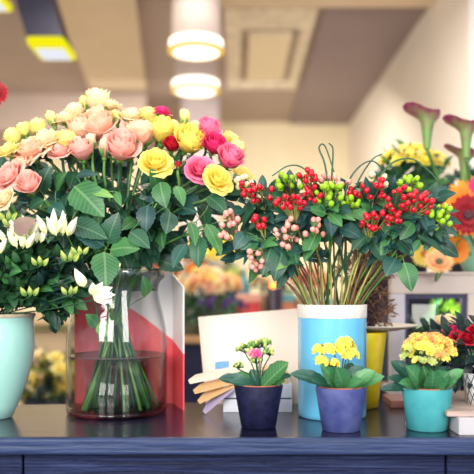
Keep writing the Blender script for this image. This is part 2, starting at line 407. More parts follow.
# ================================================================== glass vase with the roses
cx, cy = VC.x, VC.y
t = thing('glass_vase', 'large clear glass milk bottle vase holding the roses', 'vase', VC)
def zpx(py, Y=1.63): return CZ+(290-py)*Y/F-TOP
outer = [(.108,.0),(.114,.004),(.1155,.012),(.1155,zpx(345)),(.113,zpx(332)),(.106,zpx(316)),(.098,zpx(302)),(.094,zpx(292)),(.094,zpx(283)),(.099,zpx(280)),(.107,zpx(276)),(.1075,zpx(271)),(.105,zpx(268)),(.102,zpx(267.5))]
th = .0042
inner = [(r-th, z) for r, z in outer[3:-1]]
inner = [(.02,.012),(.10,.013),(.1113,.02)]+inner
prof = outer+[(.0985,zpx(268.5))]+[(r, z) for r, z in inner[::-1]]
mb = MB(); n = 72; mb.lathe(prof, VC, n)
gb = mb.build('glass_body', glass('clear_vase_glass', (254,254,254), (196,206,208), 1.5), t)
rg = glass('rim_glass', (240,246,246), (96,112,128), 2.2)
mb = MB(); mb.lathe([(.0935,zpx(291)),(.0955,zpx(284)),(.0995,zpx(280.5)),(.1085,zpx(276.5)),(.1092,zpx(271)),(.1065,zpx(267.4)),(.1015,zpx(266.8)),(.0985,zpx(268)),(.0975,zpx(274)),(.0955,zpx(279)),(.0905,zpx(283)),(.089,zpx(291))], VC, 72, close=True); mb.build('rim', rg, t)
mb = MB(); mb.lathe([(0,.001),(.107,.001),(.1125,.005),(.1135,.011),(.110,.0125),(0,.011)], VC, 72); mb.build('thick_base', glass('base_glass', (238,228,230), (150,150,165), 2.4), t)
WZ = zpx(359)
mb = MB(); mb.lathe([(.0,.0145),(.098,.0145),(.1105,.021),(.1118,.03),(.1118,WZ)], VC, 64); mb.lathe([(.1116,WZ-.0012),(.1124,WZ-.0006),(.1124,WZ+.0008),(.1108,WZ+.0002)], VC, 64, 1, close=True)
tag(mb.build('water', [glass('water', (244,247,238), (214,222,206), 1.15), simple('painted_waterline', (92,84,84), None, .2)], None, True, VC), 'clear water filling the lower half of the milk bottle vase', 'water', kind='stuff')  # the ring's dark tone stands in for the reflection at the waterline
bpy.data.objects['water'].data.shade_smooth()
for p in bpy.data.objects['water'].data.polygons:
    if abs(p.normal.z) > .9: p.use_smooth = False

f_ = V(0,-.75,.5)
ROSES = [
 (9,150,11,'lemon','open',(-.5,-.6,.7),'pale lemon rose at the far edge of the bouquet above a pink one'),
 (9,175,15,'pinkpeach','open',(-.6,-.8,.2),'salmon pink rose low on the outer edge of the bouquet, beside an oval bud'),
 (29,184,12,'pinkpeach','cup',(-.15,-.9,.25),'smooth oval pink rose bud hanging lowest on the mint pot side'),
 (30,150,17,'peach','open',(-.3,-.7,.5),'ruffled peach rose above the oval pink bud'),
 (24,131,8,'bud','cup',(-.5,-.1,.9),'small yellow green bud sticking up behind ruffled peach rose'),
 (46,140,15,'cream','open',(-.3,-.6,.7),'creamy white open rose next to the ruffled peach rose'),
 (52,120,9,'lemon','bud',(-.5,-.1,.9),'yellow bud with long sepals on upper slope of the bouquet'),
 (68,141,11,'lemon','cup',(-.05,-.6,.8),'cream yellow cup shaped rose on a thick green stem, beside the white one'),
 (80,131,13,'peach','cup',(0,-.6,.8),'peach rose with pink edges squeezed beside the large salmon rose'),
 (66,119,11,'cream','open',(-.3,-.4,.9),'cream rose behind the yellow bud with long sepals'),
 (84,104,8,'bud','bud',(-.1,-.1,1),'slim yellow green bud standing beside the topmost cream rose'),
 (98,102,13,'cream','cup',(.05,-.4,.9),'topmost cream rose crowning the bouquet'),
 (98,126,17,'peach','cup',(-.1,-.8,.55),'largest salmon peach rose right under the topmost cream rose'),
 (116,118,8,'bud','bud',(-.25,-.2,.9),'plump lime green bud between two peach roses near the top'),
 (131,116,12,'cream','open',(.15,-.5,.85),'cream rose with apricot heart behind the plump lime bud'),
 (121,148,16,'pinkpeach','cup',(.2,-.85,.35),'full pink rose with cream rim low in the middle of the bouquet'),
 (104,149,10,'peach','bud',(0,-.3,.95),'half closed peach bud in green sepals beside the full pink rose'),
 (142,134,14,'peach','cup',(.05,-.3,.95),'apricot rose showing its green calyx beside a clear yellow rose'),
 (81,150,12,'pinkpeach','cup',(-.1,-.7,.7),'blush pink rose below the peach one with pink edges'),
 (162,131,14,'yellow','cup',(.1,-.6,.8),'clear yellow rose below the small dark pink one'),
 (155,162,14,'yellow','open',(.1,-.95,.2),'bright yellow open rose facing forward, lowest of the yellow ones'),
 (189,141,15,'yellow','cup',(.45,-.75,.3),'rounded golden yellow rose seen from the side under a pointed bud'),
 (184,119,9,'lemon','bud',(.15,-.1,1),'pointed cream bud standing above the rounded golden rose'),
 (161,112,9,'deeppink','open',(.2,-.4,.9),'small crimson pink rose peeping out along the top'),
 (208,130,12,'pink','cup',(.3,-.7,.6),'rosy pink rose, highest of the hot pink cluster'),
 (214,145,11,'deeppink','cup',(.3,-.85,.3),'magenta rose in the middle of the hot pink cluster'),
 (230,158,13,'pink','cup',(.5,-.8,.3),'soft pink rose at the outer end of the hot pink cluster'),
 (200,169,13,'pink','open',(.2,-.95,.1),'round pink rose facing forward, lowest of the hot pink cluster'),
 (218,179,13,'yellow','open',(.4,-.8,.1),'frilled yellow rose below the hot pink cluster'),
 (231,140,12,'lemon','open',(.6,-.3,.7),'pale yellow rose tucked behind the hot pink cluster'),
 (244,177,12,'lemon','open',(.7,-.5,.4),'outermost pale lemon rose touching the berry sprigs'),
 (4,199,10,'cream','open',(-.6,-.8,.1),'cream rose at the picture edge above the white azalea buds'),
 (197,126,9,'cream','open',(.2,-.3,.9),'off white rose behind the highest hot pink rose'),
 (172,145,8,'red','cup',(.1,-.8,.4),'small dark red rose half hidden beside the golden yellow one'),
 (178,166,5,'red','bud',(.1,-.6,.6),'tiny red bud among the leaves beside the round pink rose'),
 (148,116,9,'bud','cup',(.1,-.3,.9),'lime yellow rose bud just beside the small crimson rose'),
 (110,106,10,'cream','open',(.1,-.3,.9),'ivory rose tucked just beside the topmost cream rose'),
 (75,112,9,'cream','cup',(-.2,-.2,.9),'small ivory rose left of the slim yellow green bud'),
 (38,128,9,'lemon','cup',(-.4,-.2,.9),'small lemon rose between two yellow buds on the upper slope'),
 (13,138,9,'lemon','cup',(-.5,-.3,.8),'small lemon rose highest at the far outer edge of the bouquet'),
 (91,143,9,'cream','bud',(-.1,-.3,.9),'half closed cream bud below the largest salmon peach rose'),
 (133,132,10,'peach','cup',(.1,-.4,.8),'apricot rose wedged between two taller cream and green buds'),
 (60,152,10,'pinkpeach','open',(-.2,-.7,.6),'pale pink rose hanging just under the creamy white open rose'),
 (236,149,9,'lemon','cup',(.7,-.2,.6),'small lemon rose outside the soft pink rose'),
 (172,128,8,'lemon','cup',(.2,-.3,.9),'small lemon rose below the pointed cream bud'),
 (22,163,10,'peach','open',(-.4,-.7,.4),'small peach rose between the ruffled one and the oval pink bud'),
]
for a in ROSES:
    Y = None
    if a[2] == 12 and a[3] == 'lemon' and a[0] > 225: Y = 1.80
    rose(a[0], a[1], a[2], a[3], a[4], a[5], a[6], Y, 5)

# greenery branches among the roses: explicit leaves (base px, tip px, width px, depth)
def branch(name, label, cat, foot, leaves, mats, group=None, stemr=.0022, up=None, serr=6):
    Ym = sum(l[5] for l in leaves)/len(leaves)
    pts = [foot]+([up] if up is not None else [])
    c = V(0,0,0)
    for l in leaves: c += P(l[0], l[1], l[5])
    c /= len(leaves)
    path = spline(pts+[c], 6)
    t = thing(name, label, cat, foot, group)
    mb = MB(); mb.tube(path, stemr, 6)
    for l in leaves:
        A = P(l[0], l[1], l[5]); mb.tube(spline([path[int(len(path)*.8)], c.lerp(A,.5)+V(0,.006,0), A], 3), stemr*.5, 4)
    mb.build('stem', M['stem'], t)
    for l in leaves:
        A = P(l[0], l[1], l[5]); T = P(l[2], l[3], l[5]-rnd.uniform(.0,.03))
        mb = MB(); mb.leaf(A, T, pxm(l[4], l[5]), N=V(rnd.uniform(-.4,.4),-.8,.55), bend=.10, fold=.09, serr=serr, nv=10)
        mb.build('leaf', M[l[6]], t)
    return t
neckp = lambda dx, dy=0: V(cx+dx, cy+dy, NECKZ)
branch('leafy_branch', 'leafy branch with the big drooping serrated leaf in front of the vase mouth', 'branch', V(cx-.03,cy+.02,TOP+.014),
  [(104,252,106,288,30,1.585,'leaf_mid'),(110,250,140,248,26,1.60,'leaf_mid'),(104,246,72,228,26,1.60,'leaf_blue'),(108,244,118,212,24,1.61,'leaf_deep')], None, up=neckp(-.045,-.05))
branch('leafy_branch', 'leafy branch with two broad veined leaves in the heart of the bouquet', 'branch', V(cx+.03,cy-.02,TOP+.014),
  [(74,186,104,216,36,1.61,'leaf_mid'),(70,224,108,238,26,1.595,'leaf_deep'),(92,192,114,197,11,1.60,'leaf_light'),(116,192,121,206,9,1.60,'leaf_mid'),(76,176,98,174,12,1.62,'leaf_blue')], None, up=neckp(-.03,-.055))
branch('leafy_branch', 'leafy branch with dull green leaves above the vase mouth below bright yellow rose', 'branch', V(cx-.05,cy-.03,TOP+.014),
  [(160,182,166,208,22,1.62,'leaf_mid'),(176,186,184,206,13,1.61,'leaf_mid'),(170,212,166,234,20,1.60,'leaf_deep'),(148,205,146,232,22,1.62,'leaf_blue'),(130,232,150,248,20,1.61,'leaf_deep')], None, up=neckp(.02,-.055))
branch('leafy_branch', 'leafy branch arching beyond the vase mouth towards the berry sprigs', 'branch', V(cx-.06,cy+.0,TOP+.014),
  [(200,236,198,268,22,1.60,'leaf_deep'),(206,224,222,256,17,1.60,'leaf_mid'),(190,222,196,246,13,1.59,'leaf_mid'),(208,196,228,214,18,1.62,'leaf_deep'),(186,244,172,268,16,1.60,'leaf_blue'),(212,232,230,240,14,1.61,'leaf_blue'),(222,222,238,238,16,1.62,'leaf_deep')], None, up=neckp(.052,-.03))
branch('leafy_branch', 'leafy branch with small round leaves below the oval pink bud', 'branch', V(cx+.06,cy+.0,TOP+.014),
  [(44,200,28,210,18,1.62,'leaf_deep'),(50,206,66,216,18,1.62,'leaf_blue'),(40,190,50,166,20,1.64,'leaf_deep'),(60,240,40,222,18,1.62,'leaf_deep'),(56,190,66,172,18,1.64,'leaf_mid'),(78,256,60,262,18,1.60,'leaf_blue')], None, up=neckp(-.055,-.03))
branch('leafy_branch', 'small twig with a pair of round leaves inside the glass vase', 'branch', V(cx-.06,cy-.04,TOP+.014),
  [(97,326,86,314,15,1.655,'leaf_mid'),(98,324,110,336,15,1.655,'leaf_light'),(146,296,143,276,15,1.67,'leaf_mid')], None, up=None)

# extra foliage sprays filling the bouquet: one plant stem each
for k, (dx, hz, lab) in enumerate([(-.22,1.38,'dark leafy filler stem on the mint pot side of the bouquet'),(-.10,1.42,'dark leafy filler stem under the largest salmon rose'),
        (.0,1.40,'dark leafy filler stem under the yellow roses'),(.12,1.38,'dark leafy filler stem under the round pink rose'),(-.14,1.44,'dark leafy filler stem under the creamy white rose'),(.06,1.42,'dark leafy filler stem behind the bright yellow rose'),(.17,1.38,'dark leafy filler stem beneath the outermost lemon rose'),(-.25,1.39,'dark leafy filler stem beneath the ruffled peach rose')]):
    foot = VC+V(-dx*.3, .03-.01*k, .014); t = thing('leafy_branch', lab, 'branch', foot)
    c = V(cx+dx, cy+.055, hz); path = spline([foot, V(cx+dx*.2, cy-.005*k, NECKZ), c], 8)
    mb = MB(); mb.tube(path, .0024, 6); mb.build('stem', M['stem_dark'], t)
    mb = MB()
    for q in range(30):
        o = rvec(); o = V(o.x*.085, o.y*.06, o.z*.075); A = c+o; d = (o.normalized()+rvec()*.5+V(0,0,-.3)).normalized()
        Ls = rnd.uniform(.045,.07); mb.leaf(A, A+d*Ls, Ls*.62, N=V(0,-.8,.55)+rvec()*.5, serr=5, mi=rnd.randrange(2))
        if q % 3 == 0: mb.tube([c, A], .0012, 4)
    mb.build('foliage', [M['leaf_deep'], M['leaf_blue']], t)

# ================================================================== card behind the vase
def wave_card_mat():
    t = NT('red_wave_printed_card'); g = t.n('ShaderNodeNewGeometry'); s = t.n('ShaderNodeSeparateXYZ'); t.l(g.outputs[0], s.inputs[0])
    # edge height of the red wave along x (world metres; printed on the card)
    a = t.math('MULTIPLY', t.math('SINE', t.math('MULTIPLY', t.math('ADD', s.outputs[0], .43), 13.0)), .035)
    b = t.math('MULTIPLY', s.outputs[0], -.35)
    h = t.math('ADD', t.math('ADD', a, b), 1.015)
    m = t.math('GREATER_THAN', h, s.outputs[2])
    w = noise_fac(t, 14)
    c = t.mix(m, L3((250,244,242)), t.mix(w, L3((255,84,96)), L3((250,96,104))))
    bb = bsdf(t, c, .45); t.l(bb.outputs[0], t.out.inputs[0]); return t.m
t = thing('folded_card', 'tall folded card with a red wave print standing behind the glass vase', 'card', (-.28,1.875,TOP))
cm = wave_card_mat()
zt = CZ+5*1.87/F
mb = MB(); mb.box((-.405,1.874,TOP),(-.160,1.877,1.228)); mb.build('back_panel', cm, t, False)
mb = MB(); A, Bq = V(-.158,1.877,TOP), V(-.124,1.770,TOP)
mb.add([A,Bq,Bq+V(0,0,.290),A+V(0,0,.322),A+V(-.003,-.001,0),Bq+V(-.003,-.001,0),Bq+V(-.003,-.001,.290),A+V(-.003,-.001,.322)],
       [[0,1,2,3],[7,6,5,4],[3,2,6,7],[0,4,5,1],[1,5,6,2],[0,3,7,4]]); mb.build('side_panel', cm, t, False)

# ================================================================== white drawer box, cream card, leaflets
t = thing('storage_box', 'low white box with one seam lying behind the navy pot', 'box', (.05,1.80,TOP))
wb = simple('white_box_card', (226,226,232), (216,216,226), .6)
x0,x1,y0,y1 = (223-237)*1.74/F, .128, 1.74, 1.855
mb = MB(); mb.box((x0,y0,TOP),(x1,y1,TOP+.030)); bevel(mb.build('tray', wb, t, False), .0015)
mb = MB(); mb.box((x0+.002,y0+.002,TOP+.030),(x1-.002,y1-.002,TOP+.033)); mb.build('seam', simple('dark_seam', (70,66,90)), t, False)
mb = MB(); mb.box((x0,y0,TOP+.033),(x1,y1,TOP+.066)); bevel(mb.build('lid', wb, t, False), .0015)
t = thing('display_card', 'large blank cream card standing behind the white box, faint blue mark', 'card', (.04,1.872,TOP))
Ya = 1.868
tl, tr_, br, bl = P(198,317,Ya), P(302,308,Ya), V(.155,Ya,TOP), V((206-237)*Ya/F,Ya,TOP)
mb = MB(); d = V(0,.003,0); mb.add([bl,br,tr_,tl,bl+d,br+d,tr_+d,tl+d], [[0,1,2,3],[7,6,5,4],[3,2,6,7],[0,4,5,1],[1,5,6,2],[0,3,7,4]])
mb.build('panel', simple('pinkish_cream_card', (250,232,218), (246,226,210), .7, 4), t, False)
mb = MB(); a, b = P(215,369.5,Ya-.0015), P(229,361.5,Ya-.0015)
mb.add([a,V(b.x,a.y,a.z+.002),V(b.x,a.y,b.z+.002),V(a.x,a.y,b.z-.001)], [[0,1,2,3]]); o = mb.build('printed_mark', simple('soft_blue_print', (120,176,218), (98,158,206), .6, 200), t, False); o['label'] = 'pale blue printed mark'
kraft = simple('kraft_paper', (232,194,140), (222,180,124), .7, 8); creamp = simple('cream_paper', (244,228,206), None, .7); lil = simple('lilac_paper', (190,176,206), (176,160,196), .7)
leafl = [('cream leaflet, topmost sheet fanned out from the white box', 190,378,262,363,.012,creamp),
         ('kraft envelope below the cream leaflet on the white box', 195,388,270,368,.010,kraft),
         ('kraft envelope pointing steeply down beside the red card', 200,398,248,374,.008,kraft),
         ('lilac leaflet at the bottom of the fanned paper sheets', 206,408,240,378,.006,lil)]
for k, (lab, xa, ya, xb, yb, dz, m) in enumerate(leafl):
    Yk = 1.722-.006*k
    A = P(xa, ya+7, Yk); Bp = P(xb, yb+7, Yk+.02); ax = (Bp-A); L = ax.length; ax.normalize()
    w = .05; up = V(0,.55,.84); sdir = ax.cross(V(0,-1,.0)).normalized(); sdir = (sdir if sdir.z > 0 else -sdir)
    wv = (V(0,.9,.0)+sdir*.35)*w; thn = V(0,0,.0012)
    t = MB(); q = [A+wv*.1, A+ax*L, A+ax*L+wv, A+ax*.014+wv*.9, A-ax*.004+wv*.5]
    t.add(q+[p+thn for p in q], [[4,3,2,1,0],[5,6,7,8,9]]+[[i,(i+1)%5,5+(i+1)%5,5+i] for i in range(5)])
    tag(t.build('leaflet', m, None, False, A), lab, 'leaflet', 'paper sheets fanned out by the white box')
t = thing('envelope', 'kraft envelope lying flat on the white box behind the navy pot', 'envelope', (.05,1.79,TOP+.066))
mb = MB(); mb.prism([(-.02,1.745),(.118,1.742),(.124,1.835),(-.02,1.84)], TOP+.066, TOP+.086); bevel(mb.build('body', kraft, t, False), .002)
mb = MB(); mb.prism([(-.015,1.747),(.115,1.744),(.05,1.80)], TOP+.086, TOP+.0866); mb.build('flap', kraft, t, False)

# ================================================================== blue cylinder vase and hypericum
HC = V(.2135,1.69,TOP)
def glaze(name, c, c2, rough=.25, scale=8, coat=.3):
    t = NT(name); f = noise_fac(t, scale); b = bsdf(t, t.mix(f, L3(c), L3(c2)), rough); b.inputs['Coat Weight'].default_value = coat; b.inputs['Coat Roughness'].default_value = .1
    t.l(b.outputs[0], t.out.inputs[0]); return t.m
t = thing('cylinder_vase', 'tall sky blue ceramic cylinder vase with a white rim band', 'vase', HC)
zc = CZ-15*1.62/F-TOP; zb = CZ-29*1.61/F-TOP
mb = MB(); mb.lathe([(.072,0),(.0755,.003),(.0765,.01),(.0768,zb)], HC, 64, close=True); mb.build('body', glaze('sky_blue_glaze', (112,196,232), (98,184,226), .22), t)
mb = MB(); mb.lathe([(.0768,zb),(.0775,zb+.002),(.0780,zc-.002),(.0770,zc),(.0735,zc),(.0725,zc-.004),(.0725,zc-.18),(.0,zc-.185)], HC, 64)
mb.build('rim_band', simple('speckled_white_band', (240,234,222), (226,218,206), .7, 90, bump=.3), t)

def berrymesh():
    mb = MB(); r = 1.0
    prof = []; n = 10
    for i in range(9):
        th = math.pi*i/8; prof.append((max(0,math.sin(th))*.92, -math.cos(th)*(1.0 if i < 5 else 1.12)))
    mb.lathe(prof, (0,0,0), n)
    for k in range(5):
        a = 2*math.pi*k/5; mb.leaf(V(math.cos(a)*.1, math.sin(a)*.1, -1.02), V(math.cos(a)*1.15, math.sin(a)*1.15, -1.0+.25), .7, N=V(0,0,1), shape='lance', nv=4, bend=-.1, mi=1)
    return mb
BM = {}
for c in B:
    o = berrymesh().build('berry_'+c, [B[c], M['sepal']]); BM[c] = o.data; bpy.data.objects.remove(o)
def sprig(label, px, py, col, spread, spots=None, n=8, Y=None, br=3.15, col2=None, leaves=5, r=rnd, lm='leaf_blue', drop=0):
    if Y is None: Y = 1.60+r.uniform(-.03,.05)
    c = P(px, py, Y); d = V(c.x-HC.x, c.y-HC.y, 0); dl = max(.02, d.length); dn = d/dl
    mouth = HC+dn*min(.066, .02+dl*.2)+V(r.uniform(-.008,.008), r.uniform(-.006,.006), zc-.003); foot = HC-dn*.035+V(r.uniform(-.02,.02), r.uniform(-.02,.02), zc-.175)
    node = c+V(-dn.x*.02, .02, -.045 if not drop else .02); mid = mouth.lerp(node, .55)+V(0,0,.012)-dn*.012
    path = spline([foot, mouth, mid, node], 7)
    t = thing('hypericum_sprig', label, 'berry sprig', foot, 'berry sprigs in the blue vase')
    mb = MB(); mb.tube(path, .0020, 6)
    pts = []
    for k in range(n):
        if spots: q = spots[k]; p = P(q[0], q[1], Y+r.uniform(-.02,.02))
        else:
            for tr in range(30):
                a = r.uniform(0, 6.283); rr = math.sqrt(r.uniform(0,1)); p = c+V(math.cos(a)*rr*1.15*pxm(spread[0],Y), r.uniform(-.028,.02), math.sin(a)*rr*pxm(spread[1],Y))
                if all((p-q).length > pxm(br*1.6,Y) for q in pts): break
        pts.append(p)
    for p in pts: mb.tube(spline([node, node.lerp(p,.55)+V(0,.004,.004), p], 3), .0010, 4)
    mb.build('stem', M['stem_straw'] if r.random() < .65 else M['stem_brown'], t)
    for p in pts:
        cc = col if (col2 is None or r.random() < .75) else col2
        o = bpy.data.objects.new('berry', BM[cc]); COL.objects.link(o); o.parent = t
        ax = (p-node).normalized()+rvec(r)*.3; s = pxm(br, Y)*r.uniform(.88,1.12)
        o.matrix_parent_inverse = Matrix.Identity(4); o.matrix_basis = Matrix.Translation(p-foot) @ (frame(ax)@Matrix.Scale(s,3)).to_4x4()
    mb = MB()
    for k in range(leaves*2):
        A = node+V(r.uniform(-1,1)*.02, r.uniform(-.01,.02), r.uniform(-.02,.03)); o = (rvec(r)+dn*.5+V(0,-.3,-.25)).normalized(); Ls = r.uniform(.038,.062)
        mb.leaf(A, A+o*Ls, Ls*.5, N=V(0,-.8,.6)+rvec(r)*.6, bend=.1, mi=r.randrange(2), nv=7)
    mb.build('foliage', [M[lm], M['leaf_deep'] if r.random() < .6 else M['leaf_mid']], t)
SPR = [
 ('red berry sprig at the end nearest the roses, thickest red cluster',256,190,'red',(14,15),9,{}),
 ('small red berry sprig hanging above the pink one, below the first red cluster',259,222,'red',(7,6),4,{'Y':1.57}),
 ('cream and blush berry sprig touching the outermost lemon rose',244,180,'cream',(9,9),6,{}),
 ('faded pink berry sprig leaning furthest out towards the roses',228,226,'pink',(10,14),8,{'Y':1.58}),
 ('drooping pink berry sprig hanging lowest above the cream card',256,262,'pink',(8,14),8,{'Y':1.56,'drop':1}),
 ('pale pink berry sprig in front above the blue vase rim',287,233,'pink',(10,15),9,{'Y':1.56}),
 ('sparse pale pink berry sprig with four spaced berries',314,228,'pink',(13,9),5,{'Y':1.56}),
 ('lime green berry sprig standing up behind the first red clusters',289,182,'green',(14,9),8,{}),
 ('red berry sprig between the two lime green ones on top',306,181,'red',(9,11),7,{}),
 ('red berry sprig in front of the nearer lime green one',290,202,'red',(13,8),8,{'Y':1.57}),
 ('lime green berry sprig in the middle above the vase',327,194,'green',(13,11),9,{'Y':1.57}),
 ('blush pink berry sprig standing behind the middle lime one',333,181,'pink',(14,6),7,{'Y':1.62}),
 ('red berry sprig tucked below the middle lime berries',311,196,'red',(8,9),6,{'Y':1.58}),
 ('red berry sprig with big berries right of centre beside cream ones',357,193,'red',(9,9),6,{}),
 ('red berry sprig with upright cluster under two cream berries',377,191,'red',(9,11),8,{}),
 ('cream berry sprig standing highest above the middle red clusters',378,180,'cream',(9,8),5,{'Y':1.61}),
 ('low red berry sprig in front of dark leaves, lowest red cluster',376,222,'red',(12,10),10,{'Y':1.56}),
 ('dense red berry sprig beneath the upper lime berries',399,201,'red',(12,13),12,{'Y':1.57}),
 ('lime green berry sprig behind the dense red cluster',409,184,'green',(10,7),7,{'Y':1.61}),
 ('red berry sprig nearest to the dark red gerbera',417,204,'red',(11,13),12,{'Y':1.58}),
 ('lime green berry sprig in front of the dark red gerbera',440,216,'green',(12,13),10,{'Y':1.58}),
 ('small red berry sprig between dense cluster and lowest red one',394,221,'red',(8,6),5,{'Y':1.57}),
 ('olive green unripe berry sprig over the front leaves',350,203,'green',(8,6),4,{'Y':1.60}),
]
for (lab, px, py, col, sp, n, kw) in SPR: sprig(lab, px, py, col, sp, None, int(n*1.75+1), **kw)
hneck = lambda dx, dy=-.02: HC+V(dx,dy,zc-.002)
hfoot = lambda dx: HC+V(dx,-.01,zc-.17)
branch('leafy_branch', 'leafy branch with two broad leaves drooping over the white post', 'branch', hfoot(.0),
  [(404,262,412,292,20,1.56,'leaf_mid'),(396,258,386,276,20,1.57,'leaf_blue'),(398,240,414,256,18,1.57,'leaf_deep'),(392,236,380,256,16,1.58,'leaf_mid')], None, up=hneck(.05), serr=0)
branch('leafy_branch', 'leafy branch with silvery leaves right above the blue vase', 'branch', hfoot(.02),
  [(326,214,308,208,16,1.57,'leaf_mid'),(330,214,342,226,14,1.57,'leaf_mid'),(334,212,356,220,13,1.57,'leaf_mid'),(328,218,332,236,15,1.56,'leaf_blue'),(340,228,362,238,20,1.58,'leaf_blue'),(318,232,304,262,17,1.57,'leaf_mid'),(354,210,366,222,16,1.58,'leaf_mid')], None, up=hneck(-.01), serr=0)
branch('leafy_branch', 'leafy branch with dark leaves hanging above the cream card', 'branch', hfoot(.01),
  [(272,244,262,276,22,1.57,'leaf_deep'),(276,240,286,262,18,1.57,'leaf_blue'),(258,238,240,252,16,1.58,'leaf_deep'),(246,232,234,250,16,1.58,'leaf_blue'),(282,254,274,282,18,1.56,'leaf_deep'),(290,262,276,270,8,1.56,'leaf_light')], None, up=hneck(-.055), serr=0)
branch('leafy_branch', 'leafy branch with shiny leaves below the lowest red berry cluster', 'branch', hfoot(-.01),
  [(382,226,396,238,16,1.57,'leaf_mid'),(368,236,352,250,18,1.57,'leaf_deep'),(372,240,384,262,20,1.57,'leaf_deep'),(412,222,400,240,15,1.58,'leaf_mid'),(424,214,432,236,14,1.58,'leaf_blue')], None, up=hneck(.03), serr=0)
branch('leafy_branch', 'bright leafy shoot poking out towards the peach gerbera', 'branch', hfoot(.015),
  [(418,236,448,256,9,1.57,'leaf_deep'),(420,240,410,254,8,1.57,'leaf_mid'),(424,232,440,226,8,1.57,'leaf_blue'),(430,240,424,252,8,1.57,'leaf_deep')], None, up=hneck(.062), serr=0)
for k, (px, py, lab) in enumerate([(262,209,'dark filler stem of leaves under the first red berries'),(300,209,'dark filler stem of leaves in the middle of the berry bunch'),(345,209,'dark filler stem of leaves behind the silvery leaves'),
        (385,207,'dark filler stem of leaves beneath the dense red berries'),(420,212,'dark filler stem of leaves near the dark red gerbera'),(285,245,'dark filler stem of leaves above the cream card')]):
    c = P(px, py, 1.67); foot = hfoot(.01*k-.03); t = thing('leafy_branch', lab, 'branch', foot)
    dn = V(c.x-HC.x, c.y-HC.y, 0); path = spline([foot, hneck(dn.x*.25, .01), hneck(dn.x*.25,.01).lerp(c,.5)+V(0,0,.01), c], 6)
    mb = MB(); mb.tube(path, .002, 6); mb.build('stem', M['stem_brown'], t); mb = MB()
    for q in range(34):
        o = rvec(); o = V(o.x*.062, o.y*.045, o.z*.038); A = c+o; d = (o.normalized()+rvec()*.5).normalized(); Ls = rnd.uniform(.035,.06)
        mb.leaf(A, A+d*Ls, Ls*.55, N=V(0,-.8,.55)+rvec()*.5, mi=rnd.randrange(2)); 
        if q % 4 == 0: mb.tube([c, A], .001, 4)
    mb.build('foliage', [M['leaf_deep'], M['leaf_blue']], t)
# bare stems crowded in the vase mouth
for k in range(16):
    a = -1+2*(k+.5)/16; mo = HC+V(a*.066, rnd.uniform(-.03,.0), zc-.002); tp = P(332+a*88+rnd.uniform(-8,8), 238+rnd.uniform(-8,6)+a*a*4, 1.60+rnd.uniform(0,.06))
    mb = MB(); ft = HC+V(a*.03,0,zc-.17); mb.tube(spline([ft, mo, mo.lerp(tp,.5)+V(0,0,.006), tp], 6), rnd.uniform(.0015,.0024), 6)
    t = mb.build('twig', M['stem_straw'] if k % 3 else M['stem_brown'], None, True, ft); tag(t, 'thin bare straw coloured twig fanning out of the blue vase', 'twig', 'bare twigs in the blue vase')
# arching grass blades
BL = [('grass blade making a tall narrow loop above the berries', [(330,200),(325,165),(319,148),(325,146),(334,172)],1.60),
      ('dark upright grass blade beside the narrow loop', [(332,200),(332,175),(333,150),(329,143)],1.61),
      ('grass blade arching low over the lime berries towards the roses', [(318,205),(316,185),(303,168),(288,166),(272,176)],1.60),
      ('thin grass blade arching from the berries up over the middle gap', [(345,205),(347,185),(358,168),(372,161),(384,170)],1.60),
      ('long grass blade arching across the yellow bouquet', [(372,208),(378,182),(392,163),(412,159),(430,172),(438,182)],1.60),
      ('pale grass blade leaning outward from the middle of the berries', [(352,205),(358,182),(372,160),(382,154)],1.62)]
for lab, pts, Y in BL:
    path = spline([hfoot(.0), hneck(rnd.uniform(-.03,.04)), P(pts[0][0],pts[0][1]+10,Y)]+[P(a,b,Y) for a,b in pts], 6); K = len(path)
    mb = MB(); mb.tube(path, [.0034*(1-.6*i/K) for i in range(K)], 5); tag(mb.build('grass_blade', M['stem_dark'], None, True, path[0]), lab, 'grass blade')

